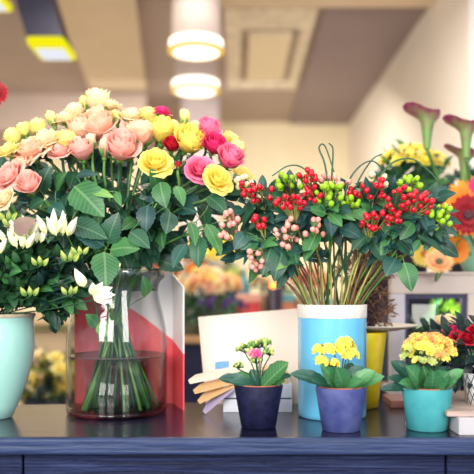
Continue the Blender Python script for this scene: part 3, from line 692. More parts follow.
# ================================================================== kalanchoe pots
def floret(mb, c, ax, s, mi=0, n=4, r=rnd):
    m = frame(ax); ph = r.uniform(0,6)
    for lay, (k0, sc, up) in enumerate(((0,1,.15),(.8,.65,.55))):
        for k in range(n):
            a = ph+k0+2*math.pi*k/n; d = m@V(math.cos(a), math.sin(a), 0); z = m@V(0,0,1)
            mb.leaf(c, c+(d+z*up).normalized()*s*sc, s*sc*.85, N=z, shape='round', nv=4, bend=-.1, fold=.02, mi=mi)
def kalanchoe(label, cx_, Yc, rt, rb, zr, mats, leaves, heads, potkw):
    X = (cx_-237)*Yc/F; C = V(X, Yc, TOP); h = zr-TOP
    t = thing('potted_kalanchoe', label, 'potted plant', C)
    mb = MB(); mb.lathe([(rb*.93,0),(rb,.002),(rb+(rt-rb)*.5,h*.5),(rt,h-.002),(rt-.001,h),(rt-.0045,h),(rt-.006,h-.003),(rt-.011,h-.02),(0,h-.022)], C, 56)
    pt = mb.build('pot', mats['pot'], t)
    mb = MB(); mb.lathe([(rt-.013,h-.02),(rt-.010,h+.001),(rt-.0075,h+.0015),(rt-.007,h-.02)], C, 40); mb.build('inner_pot', M['terracotta'], pt)
    mb = MB(); mb.lathe([(0,h-.006),(rt-.011,h-.008),(rt-.012,h-.02)], C, 32); mb.build('soil', M['soil'], t)
    base = C+V(0,0,h-.004)
    mb = MB(); tips = []
    for (px, py, dY, rad, kind) in heads:
        H = P(px, py, Yc+dY); tips.append(H)
        mb.tube(spline([base+V((H.x-X)*.2,0,0), base.lerp(H,.5)+V(-(H.x-X)*.12,0,0), H-V(0,0,.006)], 5), .0014, 6)
    mb.build('stem', M['stem_dark'], t)
    for (H, (px, py, dY, rad, kind)) in zip(tips, heads):
        mb = MB(); rr = pxm(rad, Yc); ml = mats[kind]
        n = 16
        for k in range(n):
            d = rvec(); d.z = abs(d.z)*1.0-.15; d.y -= .25; d.normalize(); c = H+V(d.x*rr, d.y*rr, d.z*rr*.75)
            mb.tube([H-V(0,0,.006), c], .0007, 4, 2)
            if kind == 'bud':
                mb.ball(c, rr*.24, 6, 5, 0 if rnd.random() < .6 else 1, (1,1,1.3))
            else: floret(mb, c, d+V(0,-.3,.3), rr*.62, 0 if rnd.random() < .75 else 1)
        mb.build('flower_head', ml+[M['stem_dark']], t)
    for (bx, by, tx, ty, w, dY, mk, *bd) in leaves:
        A = P(bx, by, Yc+dY*.3); T = P(tx, ty, Yc+dY); mb = MB()
        mb.leaf(A, T, pxm(w, Yc), N=V(0,-.75,.65), bend=bd[0] if bd else .12, fold=.10, serr=5, shape='obovate', nv=10, cup=.12)
        mb.build('leaf', M[mk], t)
    return t
M['terracotta'] = simple('terracotta', (186,104,78), (170,90,68), .7, 30)
M['soil'] = simple('dark_soil', (50,38,34), (30,24,26), .9, 80)
npot = simple('dark_navy_pot', (12,14,42), (24,26,60), .6, 60, (1,1,1), .25, Specular_IOR_Level=.25)
ppot = simple('violet_blue_pot', (54,62,118), (82,90,140), .6, 22, bump=.15, Specular_IOR_Level=.25)
tpot = simple('turquoise_pot', (58,148,154), (76,164,166), .6, 20, bump=.1, Specular_IOR_Level=.25)
kalanchoe('small kalanchoe with green buds and one pink bloom in dark navy pot', 258.5, 1.555, .0507, .0360, .988, dict(pot=npot, bud=[M['kal_lime'], M['sepal']], pink=[M['kal_pink'], M['kal_lime']]),
 [(256,388,219,377,15,-.02,'leaf_kal_dark'),(262,388,288,362,21,-.035,'leaf_mid',.05),(256,388,230,381,12,-.03,'leaf_kal_dark'),(258,387,251,369,13,.0,'leaf_kal_dark'),(262,386,275,368,14,.0,'leaf_kal_dark'),(264,386,292,374,10,.03,'leaf_kal_dark'),(254,386,236,372,12,.03,'leaf_kal'),(266,388,285,380,10,-.03,'leaf_mid')],
 [(245,350,-.005,8,'bud'),(260,345,-.0,8,'bud'),(270,353,-.01,6.5,'bud'),(238,366,-.01,5,'bud'),(255,354,-.02,6,'pink'),(253,346,.02,7,'bud'),(265,343,.02,6,'bud'),(257,361,-.015,6,'bud')], None)
kalanchoe('yellow flowering kalanchoe in violet blue pot before the blue vase', 341, 1.52, .0517, .0385, .988, dict(pot=ppot, yellow=[M['kal_yellow'], M['kal_yellow']], lime=[M['kal_yellow'], M['kal_lime']]),
 [(334,390,291,372,17,-.01,'leaf_kal_dark'),(338,391,322,364,24,-.04,'leaf_kal'),(342,391,337,368,22,-.045,'leaf_kal'),(348,391,374,370,17,-.02,'leaf_kal'),(346,390,362,366,20,.0,'leaf_kal_dark'),(344,390,352,362,16,.02,'leaf_kal_dark'),(350,391,384,375,15,-.01,'leaf_kal'),(336,390,312,380,13,-.03,'leaf_kal_dark'),(346,391,362,380,14,-.045,'leaf_kal'),(336,389,330,362,15,.03,'leaf_kal_dark')],
 [(321,350,0,7,'yellow'),(334,350,-.02,9,'yellow'),(345,344,.01,8,'yellow'),(350,355,-.01,7.5,'lime'),(332,364,-.03,6,'yellow'),(321,361,-.01,6,'lime'),(349,348,.02,6,'yellow')], None)
kalanchoe('kalanchoe with dense yellow and orange dome of flowers in turquoise pot', 427, 1.53, .0508, .0400, .985, dict(pot=tpot, yellow=[M['kal_yellow'], M['kal_yellow']], orange=[M['kal_orange'], M['kal_yellow']], lime=[M['kal_lime'], M['kal_yellow']]),
 [(418,391,392,360,19,-.0,'leaf_kal_dark'),(420,391,388,376,13,.0,'leaf_kal_dark'),(418,391,380,388,12,.0,'leaf_kal_dark'),(422,392,408,366,25,-.04,'leaf_kal'),(432,392,448,372,22,-.045,'leaf_kal'),(436,391,463,369,14,-.02,'leaf_kal'),(428,392,424,366,18,-.03,'leaf_mid'),(434,391,446,366,18,.02,'leaf_kal_dark'),(422,391,400,382,15,-.04,'leaf_kal'),(430,392,434,372,22,-.048,'leaf_kal'),(424,390,412,366,16,.03,'leaf_kal_dark'),(438,391,456,380,14,-.04,'leaf_kal')],
 [(424,350,-.035,9,'yellow'),(414,345,-.015,8,'orange'),(428,341,0,9,'orange'),(441,345,-.01,9,'orange'),(447,352,-.01,8,'orange'),(436,353,-.035,7,'orange'),(418,340,.01,8,'orange'),(407,356,-.01,6.5,'lime'),(418,361,-.035,5,'lime'),(430,361,-.035,6,'lime'),(427,352,-.045,5,'lime'),(443,358,-.03,5.5,'lime'),(409,349,-.02,6,'lime'),(436,340,.02,8,'orange'),(450,345,.01,6,'orange')], None)

# ================================================================== mint pot with azalea
Ym = 1.67; MC = V((-8-237)*Ym/F, Ym, TOP)
t = thing('potted_azalea', 'white budding azalea in a glossy mint bowl pot at the picture edge', 'potted plant', MC)
zz = lambda py: CZ+(HOR-py)*1.60/F-TOP
mb = MB(); mb.lathe([(.040,0),(.044,.002),(.056,zz(410)),(.075,zz(388)),(.087,zz(366)),(.0925,zz(348)),(.0925,zz(336)),(.0905,zz(327)),(.0905,zz(320)),(.0925,zz(318)),(.0935,zz(316)),(.092,zz(314.5)),(.086,zz(314.5)),(.082,zz(318)),(.080,zz(326)),(0,zz(328))], MC, 64)
mb.build('pot', glaze('mint_glaze', (172,222,210), (164,216,204), .18, 5, .6), t)
mb = MB(); mb.lathe([(.0927,zz(318)),(.0940,zz(316)),(.0925,zz(314.2)),(.0900,zz(314.2))], MC, 64, close=True); mb.build('rim', simple('bare_clay_rim', (214,196,168), None, .7), t)
mb = MB(); mb.lathe([(0,zz(320)),(.084,zz(322)),(.084,zz(327))], MC, 32); mb.build('soil', M['soil'], t)
fl = []
AZ = [(10,238,1.56,'w'),(26,232,1.56,'w'),(36,238,1.57,'w'),(52,228,1.56,'w'),(62,230,1.56,'w'),(70,257,1.56,'y'),(80,251,1.56,'y'),(78,276,1.55,'s'),(70,291,1.55,'y'),(102,294,1.54,'o'),(12,222,1.57,'y'),(-6,250,1.56,'w'),(22,243,1.55,'w'),(8,217,1.57,'y'),(40,262,1.55,'y'),(30,292,1.55,'y')]
mbS = MB()
for k in range(16):
    a = rnd.uniform(0,6.28); A = MC+V(math.cos(a)*.03, math.sin(a)*.03, zz(320)); T = A+V(math.cos(a)*.10, math.sin(a)*.06, rnd.uniform(.06,.13)); mbS.tube(spline([A, A.lerp(T,.5)+V(0,0,.02), T], 4), .0018, 5)
for (px, py, Y, k) in AZ: 
    H = P(px, py, Y); A = MC+V(0,-.02,zz(318)); mbS.tube(spline([A, V(A.x*.4+H.x*.6, A.y*.5+H.y*.5, H.z-.03), H-V(0,0,.008)], 6), .0015, 5)
mbS.build('stem', M['stem_dark'], t)
mb = MB()
for k in range(1150):
    while True:
        o = V(rnd.uniform(-1,1), rnd.uniform(-1,1), rnd.uniform(-1,1))
        if o.length < 1: break
    A = MC+V(.055,-.015,zz(316)+.065)+V(o.x*.155, o.y*.10, o.z*.095)
    if A.z < TOP+zz(309) and A.x < MC.x+.11: A.z = TOP+zz(309)+rnd.random()*.02; d_low = 1
    if A.x > -.315 and A.z < 1.12 and rnd.random() < .8: continue
    d = (V(o.x,o.y,o.z*.5).normalized()+rvec()*.8+V(0,0,.15)).normalized()
    if A.z < TOP+zz(300) and A.x < MC.x+.12: d.z = abs(d.z)*.6; Ls = rnd.uniform(.026,.044)
    mb.leaf(A, A+d*Ls, Ls*.58, N=V(0,-.7,.7)+rvec()*.6, nv=5, bend=.1, mi=0 if rnd.random() < .8 else 1)
mb.build('foliage', [M['leaf_azalea'], M['leaf_mid']], t)
for (px, py, Y, k) in AZ:
    H = P(px, py, Y); mb = MB(); s = pxm(12.5 if k != 'y' else 9.5, Y)*rnd.uniform(.85,1.1)
    if k == 'o':
        for q in range(5):
            a = -.6+q*.62; b0 = H+V(-s*.8,.0,-.002); mb.leaf(b0, b0+V(math.cos(a)*s*1.5+s*.5, -.012*(q%2)-.003, math.sin(a)*s*1.1), s*.85, N=V(.3*(q-2),-1,0), nv=6, bend=.12)
        mb.tube([P(90,291,Y+.02), H], [.002,.004], 6)
    elif k == 's':
        for q in range(3): mb.leaf(P(84,287,Y), P(74+q*2.5,268+q*2,Y), s*.9, N=V(.3*q-.3,-1,0), nv=6, bend=.08, cup=-.3)
    else:
        for q in range(3 if k == 'w' else 3):
            d = V(-.62+.6*q+rnd.uniform(-.15,.15), -.15, 1.0); d.normalize(); L_ = s*(1.55+.3*(q == 1) if k == 'w' else 1.1)
            for h in range(3):
                nn = V(math.cos(h*2.1+q), math.sin(h*2.1+q), 0); c0 = H+V((q-1)*s*.38,(q%2)*.006,-s*.4+rnd.uniform(-.1,.1)*s)
                mb.leaf(c0, c0+d*L_+nn*.001, s*.60, N=nn, nv=6, bend=.14, cup=-.35)
    mb.build('flower', M['white_petal'] if k != 'y' else M['bud_green'], t)
mb = MB(); mb.leaf(P(14,232,1.55), P(36,219,1.54), pxm(20,1.55), N=V(.2,-.9,.3), serr=3); o = mb.build('leaf', simple('dry_brown_leaf', (150,124,108), (128,104,92), .7), t); o['label'] = 'dry brown leaf'

# ================================================================== yellow vase, dish, dried plant
YC = V((358-237)*1.82/F, 1.82, TOP)
t = thing('tall_vase', 'tall mustard yellow glazed vase standing behind the blue cylinder vase', 'vase', YC)
hz = CZ-(43)*1.76/F-TOP
mb = MB(); mb.lathe([(.044,0),(.048,.003),(.050,.02),(.058,hz*.5),(.068,hz-.004),(.067,hz),(.062,hz),(.060,hz-.01),(.045,.02),(0,.015)], YC, 48)
mb.build('body', glaze('mustard_yellow_glaze', (244,222,40), (216,184,20), .3, 14), t)
DC = V((374-237)*1.84/F, 1.845, TOP+hz+.0005)
mb = MB(); mb.lathe([(.045,0),(.060,.002),(.104,.012),(.107,.015),(.103,.0155),(.06,.006),(0,.005)], DC, 56)
t = thing('shallow_dish', 'pale stone dish resting on the mustard yellow vase', 'dish', DC); mb.build('plate', simple('pale_stone', (206,196,180), (190,180,164), .6, 30), t)
t = thing('dried_plant', 'shaggy brown dried plant sitting on the stone dish behind stems', 'dried plant', DC+V(-.02,0,.008))
mb = MB()
for k in range(1700):
    a = rnd.uniform(0,6.283); h = rnd.random(); rad = (.050+.018*math.sin(h*9+a*2))*math.sqrt(rnd.random())
    A = DC+V(-.02+rad*math.cos(a), rad*math.sin(a), .012+h*.20*(1-rad*3)); d = (V(math.cos(a),math.sin(a),0)*.6+rvec()*.9+V(0,0,.1)).normalized()
    mb.leaf(A, A+d*rnd.uniform(.014,.026), .0045, N=rvec(), nv=3, shape='lance', mi=rnd.randrange(2))
mb.build('foliage', [simple('dry_brown', (150,108,74), (116,82,62), .9, 50), simple('dry_umber', (110,76,74), (84,60,66), .9, 50)], t)
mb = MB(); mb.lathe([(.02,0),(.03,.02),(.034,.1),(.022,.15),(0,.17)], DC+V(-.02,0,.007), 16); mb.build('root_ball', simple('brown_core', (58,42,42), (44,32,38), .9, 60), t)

# ================================================================== right-hand shelf, its pots and flowers
shm = simple('pale_greige_paint', (214,200,188), (204,190,180), .6, 6); shw = simple('cool_white_paint', (214,210,216), None, .6, 6)
ZS = CZ+18*2.12/F; sx0 = (391-237)*2.12/F
t = thing('shelf_unit', 'pale painted shelf unit with open front behind the counter end', 'shelf', (.8,2.3,0))
mb = MB(); mb.box((sx0-.01,2.115,ZS-.008),(1.05,2.50,ZS)); mb.box((sx0,2.12,ZS-.062),(1.04,2.16,ZS-.008)); bevel(mb.build('top_board', shm, t, False), .003)
mb = MB(); mb.box((sx0,2.12,0),(sx0+.040,2.16,ZS-.062)); bevel(mb.build('post', shw, t, False), .003)
px2 = (468-237)*2.12/F
mb = MB(); mb.box((px2,2.12,0),(px2+.04,2.16,ZS-.062)); bevel(mb.build('post', shm, t, False), .003)
mb = MB(); mb.box((sx0+.042,2.135,ZS-.075),(px2,2.15,ZS-.0625)); mb.box((sx0+.0405,2.135,.0),(sx0+.052,2.15,ZS-.075)); mb.box((px2-.014,2.135,.0),(px2-.001,2.15,ZS-.075)); mb.build('dark_frame', simple('dark_slate_frame', (50,50,92), None, .5), t, False)
mb = MB(); mb.box((sx0+.04,2.16,.86),(1.04,2.50,.88)); mb.build('shelf_board', shm, t, False)
mb = MB(); mb.box((sx0,2.48,0),(1.04,2.50,ZS-.01)); mb.build('back_panel', simple('navy_black_panel', (70,76,96), None, .7), t, False)

def gerbera(label, px, py, rp, Y, ax, m1, foot, dm, n=24, mid=None):
    C = P(px, py, Y); a = Vector(ax).normalized(); fr = frame(a); r = pxm(rp, Y); t = thing('gerbera', label, 'gerbera', foot)
    path = spline([foot, (mid if mid is not None else V(foot.x, foot.y, C.z*.45+foot.z*.55)), C-a*.05-V(0,0,.02), C], 6); mb = MB(); mb.tube(path, .0028, 7); mb.build('stem', M['stem'], t)
    mb = MB()
    for lay, (s, up) in enumerate(((1,.10),(.92,.2),(.55,.35))):
        for k in range(n):
            q = 2*math.pi*(k+lay*.5)/n+rnd.uniform(-.05,.05); d = fr@V(math.cos(q),math.sin(q),0)
            mb.leaf(C+d*r*.12, C+(d+a*up).normalized()*r*s*rnd.uniform(.94,1.03), r*.26*s+.002, N=a, shape='round', nv=5, bend=-.05, fold=.03)
    pe = mb.build('petals', m1, t)
    mb = MB(); m3 = [(0,.05),(.12,.06),(.2,.03),(.22,-.02)]; vs = []
    for rr, z in m3:
        for k in range(14):
            q = 2*math.pi*k/14; vs.append(C+a*.004+fr@V(rr*r*math.cos(q), rr*r*math.sin(q), z*r))
    mb.add(vs, [[i*14+k, i*14+(k+1)%14, (i+1)*14+(k+1)%14, (i+1)*14+k] for i in range(3) for k in range(14)]); mb.build('flower_center', dm, pe)
    return t
GV = V((484-237)*2.24/F, 2.24, ZS)
t = thing('vase', 'small mint green vase on the pale shelf behind the gerberas', 'vase', GV)
mb = MB(); mb.lathe([(.045,0),(.060,.005),(.074,.05),(.070,.09),(.055,.12),(.058,.125),(.052,.125),(.05,.11),(.066,.06),(0,.01)], GV, 40); mb.build('body', glaze('pale_mint_glaze', (150,214,188), (140,206,182), .3), t)
gf = lambda dx, dy=0: GV+V(dx,dy,.012)
dkc = simple('dark_gerbera_center', (90,50,56), (60,30,40), .8, 90); grc = simple('green_gerbera_center', (110,130,90), (80,90,70), .8, 90); orc = simple('orange_center', (200,110,30), None, .8, 90)
gerbera('dark red gerbera facing forward beside the lime berries', 468, 215, 22, 1.98, (-.1,-1,.1), M['redger'], gf(-.02), dkc, 20)
gerbera('large orange gerbera behind the dark red one', 476, 208, 36, 2.10, (-.15,-1,.35), M['orange_petal'], gf(.02), orc, 30)
gerbera('peach gerbera with grey green eye drooping over the shelf edge', 439, 262, 16, 2.06, (-.1,-.8,.6), M['apricot_petal'], gf(-.03), grc, 24, P(462,238,2.12))
gerbera('small orange gerbera hanging beside the mint vase', 456, 250, 15, 2.12, (.1,-1,-.1), M['orange_petal'], gf(-.01,-.02), orc, 20, P(466,232,2.16))
gerbera('bright yellow gerbera low behind the peach one', 424, 254, 15, 2.22, (0,-1,.2), R['yellow'], gf(-.035), orc, 20, P(455,236,2.2))
gerbera('pink gerbera half out of the picture above the dark red one', 480, 186, 12, 2.0, (-.2,-1,.2), R['deeppink'], gf(.03), dkc, 20)
gerbera('crimson gerbera peeking in at the picture edge beside the roses', -7, 93, 16, 1.98, (.3,-.9,.3), M['redger'], V(-.72,1.70,TOP+.02), dkc, 18)
t = thing('tin_bucket', 'grey tin bucket on the counter holding the crimson gerbera', 'bucket', (-.72,1.70,TOP))
mb = MB(); mb.lathe([(.05,0),(.055,.003),(.068,.14),(.070,.143),(.065,.143),(.05,.01),(0,.008)], (-.72,1.70,TOP), 32); mb.build('body', simple('zinc', (150,152,158), None, .4), t)

def calla(label, px, py, hpx, Y, rot, foot, lean=0):
    C = P(px, py, Y); h = pxm(hpx, Y); t = thing('calla_lily', label, 'calla lily', foot); base = C-V(0,0,h*.5)
    mb = MB(); mb.tube(spline([foot, foot.lerp(base,.55)+V(-lean*.01,0,0), base], 8), .0048, 8); mb.build('stem', M['stem'], t)
    mb = MB(); n = 20; m = 12; vs = []; uv = []; rz = Matrix.Rotation(rot, 3, 'Z')
    for i in range(m+1):
        v = i/m
        for k in range(n):
            a = 2*math.pi*k/n; tip = max(0, math.cos(a))**3
            r = h*(.085+.13*v**1.3+.10*max(0,v-.66)**1.3/.34**1.3*(1+2.6*tip)); z = h*(v*1.0 - .16*max(0,v-.75)/.25*abs(math.sin(a))**2 - .10*v*math.sin(a+.3)*(-1) + .04*math.sin(3*a)*v**4 - .14*v*v*max(0,-math.cos(a)))
            vs.append(base+rz@V(r*math.cos(a), r*math.sin(a), z)); uv.append((k/n, v))
    mb.add(vs, [[i*n+k, i*n+(k+1)%n, (i+1)*n+(k+1)%n, (i+1)*n+k] for i in range(m) for k in range(n)], uv); sp_ = mb.build('spathe', M['calla'], t)
    mb = MB(); mb.tube([base+V(0,0,h*.3), base+V(0,0,h*.8)], [h*.04,h*.025], 7); mb.build('spadix', R['yellow'], sp_)
calla('slender purple calla lily standing alone above the yellow bouquet', 427, 128, 42, 2.10, math.pi*.97, gf(-.03,.02))
calla('purple calla lily with wide open funnel cut by picture edge, upper one', 466, 138, 40, 2.06, math.pi*.9, gf(.01,.02))
calla('purple calla lily just under the wide open one', 464, 164, 36, 2.12, math.pi*.8, gf(-.01,.02))

# potted yellow bouquet on the shelf, dark leaves around
def plant(name, label, cat, loc, R3, nleaf, nflow, fr, fm, lm, pot=None, group=None, ls=.05, top=.3, fpart='bloom', fstyle='ball', seed=1, foli=1, nl=6):
    r = random.Random(seed); loc = Vector(loc); t = thing(name, label, cat, loc, group); h0 = 0
    if pot:
        rt, rb, h0, pm = pot; mb = MB(); mb.lathe([(rb,0),(rt,h0-.004),(rt+.002,h0),(rt-.004,h0),(rt-.008,h0-.02),(0,h0-.02)], loc, 32); mb.build('pot', pm, t)
    c = loc+V(0,0,h0+R3[2]*.8); mb = MB()
    for k in range(9):
        o = rvec(r); mb.tube(spline([loc+V(0,0,max(h0-.02,.004)), loc+V(o.x*R3[0]*.2,o.y*R3[1]*.2,h0+.02), c+V(o.x*R3[0]*.6,o.y*R3[1]*.6,abs(o.z)*R3[2]*.4)], 4), .002, 5)
    mb.build('stem', M['stem_dark'], t)
    mb = MB()
    for k in range(nleaf):
        o = rvec(r)*(r.random()**.4); A = c+V(o.x*R3[0]*.9, o.y*R3[1]*.9, o.z*R3[2]*.9); d = (o.normalized()+rvec(r)*.6).normalized(); L_ = ls*r.uniform(.7,1.2)
        mb.leaf(A, A+d*L_, L_*.45, N=V(0,-.7,.7)+rvec(r)*.6, nv=5, mi=r.randrange(2))
    mb.build('foliage', lm, t)
    for k in range(nflow):
        o = rvec(r)
        if o.z < top: o.z = top+r.random()*.6
        o.y -= .35; o.normalize(); C = c+V(o.x*R3[0], o.y*R3[1], o.z*R3[2]); mm = fm[k % len(fm)]
        if fstyle == 'rose': rose_bloom(C-o*fr*.5, o, fr, 'open', r).build(fpart, mm, t)
        else:
            mb = MB()
            for lay in range(3):
                for q in range(nl):
                    a = 2*math.pi*(q+lay*.5)/nl; f3 = frame(o); d = f3@V(math.cos(a), math.sin(a), 0); mb.leaf(C, C+(d+o*(.1+.7*lay)).normalized()*fr*(1-.2*lay), fr*.75, N=o, nv=4, shape='round', bend=-.1)
            mb.build(fpart, mm, t)
    return t
darkp = simple('charcoal_pot', (50,52,70), None, .6)
plant('flower_bouquet', 'round bouquet of small yellow flowers on the shelf behind berries', 'bouquet', ((412-237)*2.34/F,2.34,ZS), (.125,.11,.115), 230, 48, .024, [M['kal_yellow'], R['lemon'], R['yellow']], [M['leaf_deep'], M['leaf_mid']], (.055,.045,.185,darkp), None, .06, .62, seed=3)
plant('leafy_plant', 'dark leafy bush on the shelf below the purple calla lilies', 'plant', ((462-237)*2.42/F,2.42,ZS), (.10,.08,.12), 160, 10, .012, [M['white_petal']], [M['leaf_dull'], M['leaf_deep']], (.05,.04,.12,darkp), None, .055, .2, seed=4)
plant('leafy_plant', 'dark leafy pot plant on the shelf hidden behind the berry sprigs', 'plant', ((372-237)*2.4/F+.03,2.36,ZS), (.07,.07,.09), 90, 0, .012, [M['white_petal']], [M['leaf_dull'], M['leaf_deep']], (.045,.04,.10,darkp), None, .05, .2, seed=5)

# inside the shelf: glass jar with green stalks, round green plant, terracotta tray
GJ = V((421-237)*2.3/F, 2.30, .88)
t = thing('glass_jar', 'tall dark glass jar of green stalks inside the shelf unit', 'jar', GJ)
mb = MB(); mb.lathe([(.05,0),(.055,.005),(.06,.26),(.058,.26),(.053,.01),(0,.008)], GJ, 32); mb.build('jar_body', glass('grey_green_glass', (225,236,232)), t)
mb = MB(); mb.box((GJ.x+.046,GJ.y-.064,.88+.16),(GJ.x+.058,GJ.y-.062,.88+.20)); mb.build('tag', simple('white_tag', (232,236,226), None), t, False)
for k in range(9):
    a = k*.7; o = V(math.cos(a), math.sin(a), 0); ft = GJ+o*.03+V(0,0,.01); mb = MB(); mb.tube([ft, GJ+o*.045+V(0,0,.14), GJ+V(-o.x*.02+.05,o.y*.03,.285)], .005, 6)
    tag(mb.build('flower_stalk', M['stem_dark'] if k % 2 else M['stem'], None, True, ft), 'thick green stalk standing in the dark glass jar', 'stalk', 'green stalks in the dark glass jar')
plant('moss_plant', 'fluffy bright lime green plant inside the shelf unit', 'plant', ((447-237)*2.30/F,2.30,.88), (.075,.06,.085), 300, 0, .02, [R['lemon']], [leaf_mat('lime_leaf', (120,176,40), (150,200,60), (190,220,90)), leaf_mat('grass_leaf', (90,150,40), (120,180,50), (190,220,90))], (.06,.05,.11,darkp), None, .035, seed=6)
plant('potted_flower', 'orange flowering pot plant at the back of the shelf unit', 'plant', ((452-237)*2.45/F+.015,2.445,1.0-.12), (.05,.03,.03), 30, 12, .02, [M['apricot_petal'], M['orange_petal']], [M['leaf_dull'], M['leaf_deep']], (.04,.035,.20,darkp), None, .03, 0, seed=7)

# boxes and pots at the counter's right end
t = thing('wooden_crate', 'white painted box on the counter under the board with lattice pot', 'box', (.50,1.62,TOP))
mb = MB(); bx0 = (459-237)*1.462/F; mb.box((bx0,1.462,TOP),(.80,1.80,TOP+.034)); bevel(mb.build('body', simple('worn_white_wood', (186,182,184), (168,166,174), .7, 8), t, False), .002)
t = thing('wooden_board', 'beige wooden board lying on the white box', 'board', (.55,1.65,TOP+.0343))
mb = MB(); mb.prism([(.412,1.475),(.80,1.475),(.80,1.78),(.418,1.78)], TOP+.0343, TOP+.045); bevel(mb.build('plank', simple('beige_wood', (186,164,150), (160,138,130), .6, 9, (1,10,10)), t, False), .002)
t = thing('wooden_tray', 'reddish brown wooden tray behind the turquoise pot', 'tray', (.40,1.86,TOP))
mb = MB(); mb.prism([(.368,1.80),(.66,1.81),(.66,1.93),(.372,1.92)], TOP, TOP+.018); bevel(mb.build('base', simple('reddish_wood', (150,96,82), (120,74,68), .5, 9, (1,10,10)), t, False), .002)
def pattern_lattice():
    t = NT('black_diamond_lattice_on_white'); g = t.n('ShaderNodeUVMap'); s = t.n('ShaderNodeSeparateXYZ'); t.l(g.outputs[0], s.inputs[0])
    def band(sign):
        q = t.math('ADD', t.math('MULTIPLY', s.outputs[0], 18.0), t.math('MULTIPLY', s.outputs[1], 4.2*sign))
        fr = t.math('FRACT', q); return t.math('LESS_THAN', fr, .15)
    m = t.math('MAXIMUM', band(1), band(-1)); c = t.mix(m, L3((238,236,232)), L3((40,42,70))); b = bsdf(t, c, .35); t.l(b.outputs[0], t.out.inputs[0]); return t.m
LC = V((487-237)*1.58/F, 1.58, TOP+.045)
t = plant('potted_rose', 'dark leaved plant with red roses in white pot with black diamond lattice', 'potted plant', LC, (.105,.09,.075), 300, 0, .022, [R['red']], [M['leaf_dull'], leaf_mat('ink_leaf', (24,40,48), (30,50,54), (60,80,80), nv=5)], None, None, .04, .5, seed=8)
mb = MB(); hp = .066; mb.lathe([(.042,0),(.0515,hp-.003),(.0525,hp)], LC, 48, close=True); mb.lathe([(.0525,hp),(.048,hp),(.046,hp-.02),(0,hp-.02)], LC, 48); mb.build('pot', pattern_lattice(), t)
for c in t.children:
    if c.name.startswith(('foliage','stem')): c.location.z += .045; c.location.y += .03
for (px, py, rp, m, Y) in ((458,334,7.5,'red',1.60),(467,336,8,'red',1.57),(476,328,8,'red',1.60),(452,327,4.5,'deeppink',1.64)):
    C = P(px, py, Y); rose_bloom(C-V(0,0,.012), (-.1,-.6,.8), pxm(rp,Y), 'open' if rp > 5 else 'cup').build('bloom', R[m], t)
    mb = MB(); mb.tube([LC+V(0,0,hp-.02), C-V(0,0,.01)], .0015, 5); mb.build('stem', M['stem_dark'], t)
DP = V((448-237)*1.85/F, 1.865, TOP+.018)
t = plant('potted_rose', 'dark leaved plant with white and pink blooms in black pot with rings', 'potted plant', DP, (.06,.05,.05), 110, 0, .02, [R['red']], [M['leaf_dull'], bpy.data.materials['ink_leaf']], (.055,.045,.10,simple('black_iron_pot', (30,30,52), None, .5)), None, .04, .5, seed=9)
for k in range(12):
    for j, hh in enumerate((.028,.062)):
        a = 2*math.pi*(k+.5*j)/12; c = DP+V(math.cos(a)*(.052+.005*j), math.sin(a)*(.052+.005*j), hh); fr = frame(V(math.cos(a), math.sin(a), 0)); mb = MB()
        mb.tube([c+fr@V(.011*math.cos(q*.5236), .011*math.sin(q*.5236), 0) for q in range(13)], .0025, 5); mb.build('ring', simple('pewter_ring', (150,146,160), None, .4) if 'pewter_ring' not in bpy.data.materials else bpy.data.materials['pewter_ring'], t)
for (px, py, rp, m, Y) in ((441,320,6,'cream',1.86),(449,319,6,'cream',1.84),(448,330,6,'pink',1.82)):
    C = P(px, py, Y); rose_bloom(C-V(0,0,.012), (-.1,-.6,.8), pxm(rp,Y), 'cup').build('bloom', R[m], t)
    mb = MB(); mb.tube([DP+V(0,0,.09), C-V(0,0,.01)], .0015, 5); mb.build('stem', M['stem_dark'], t)

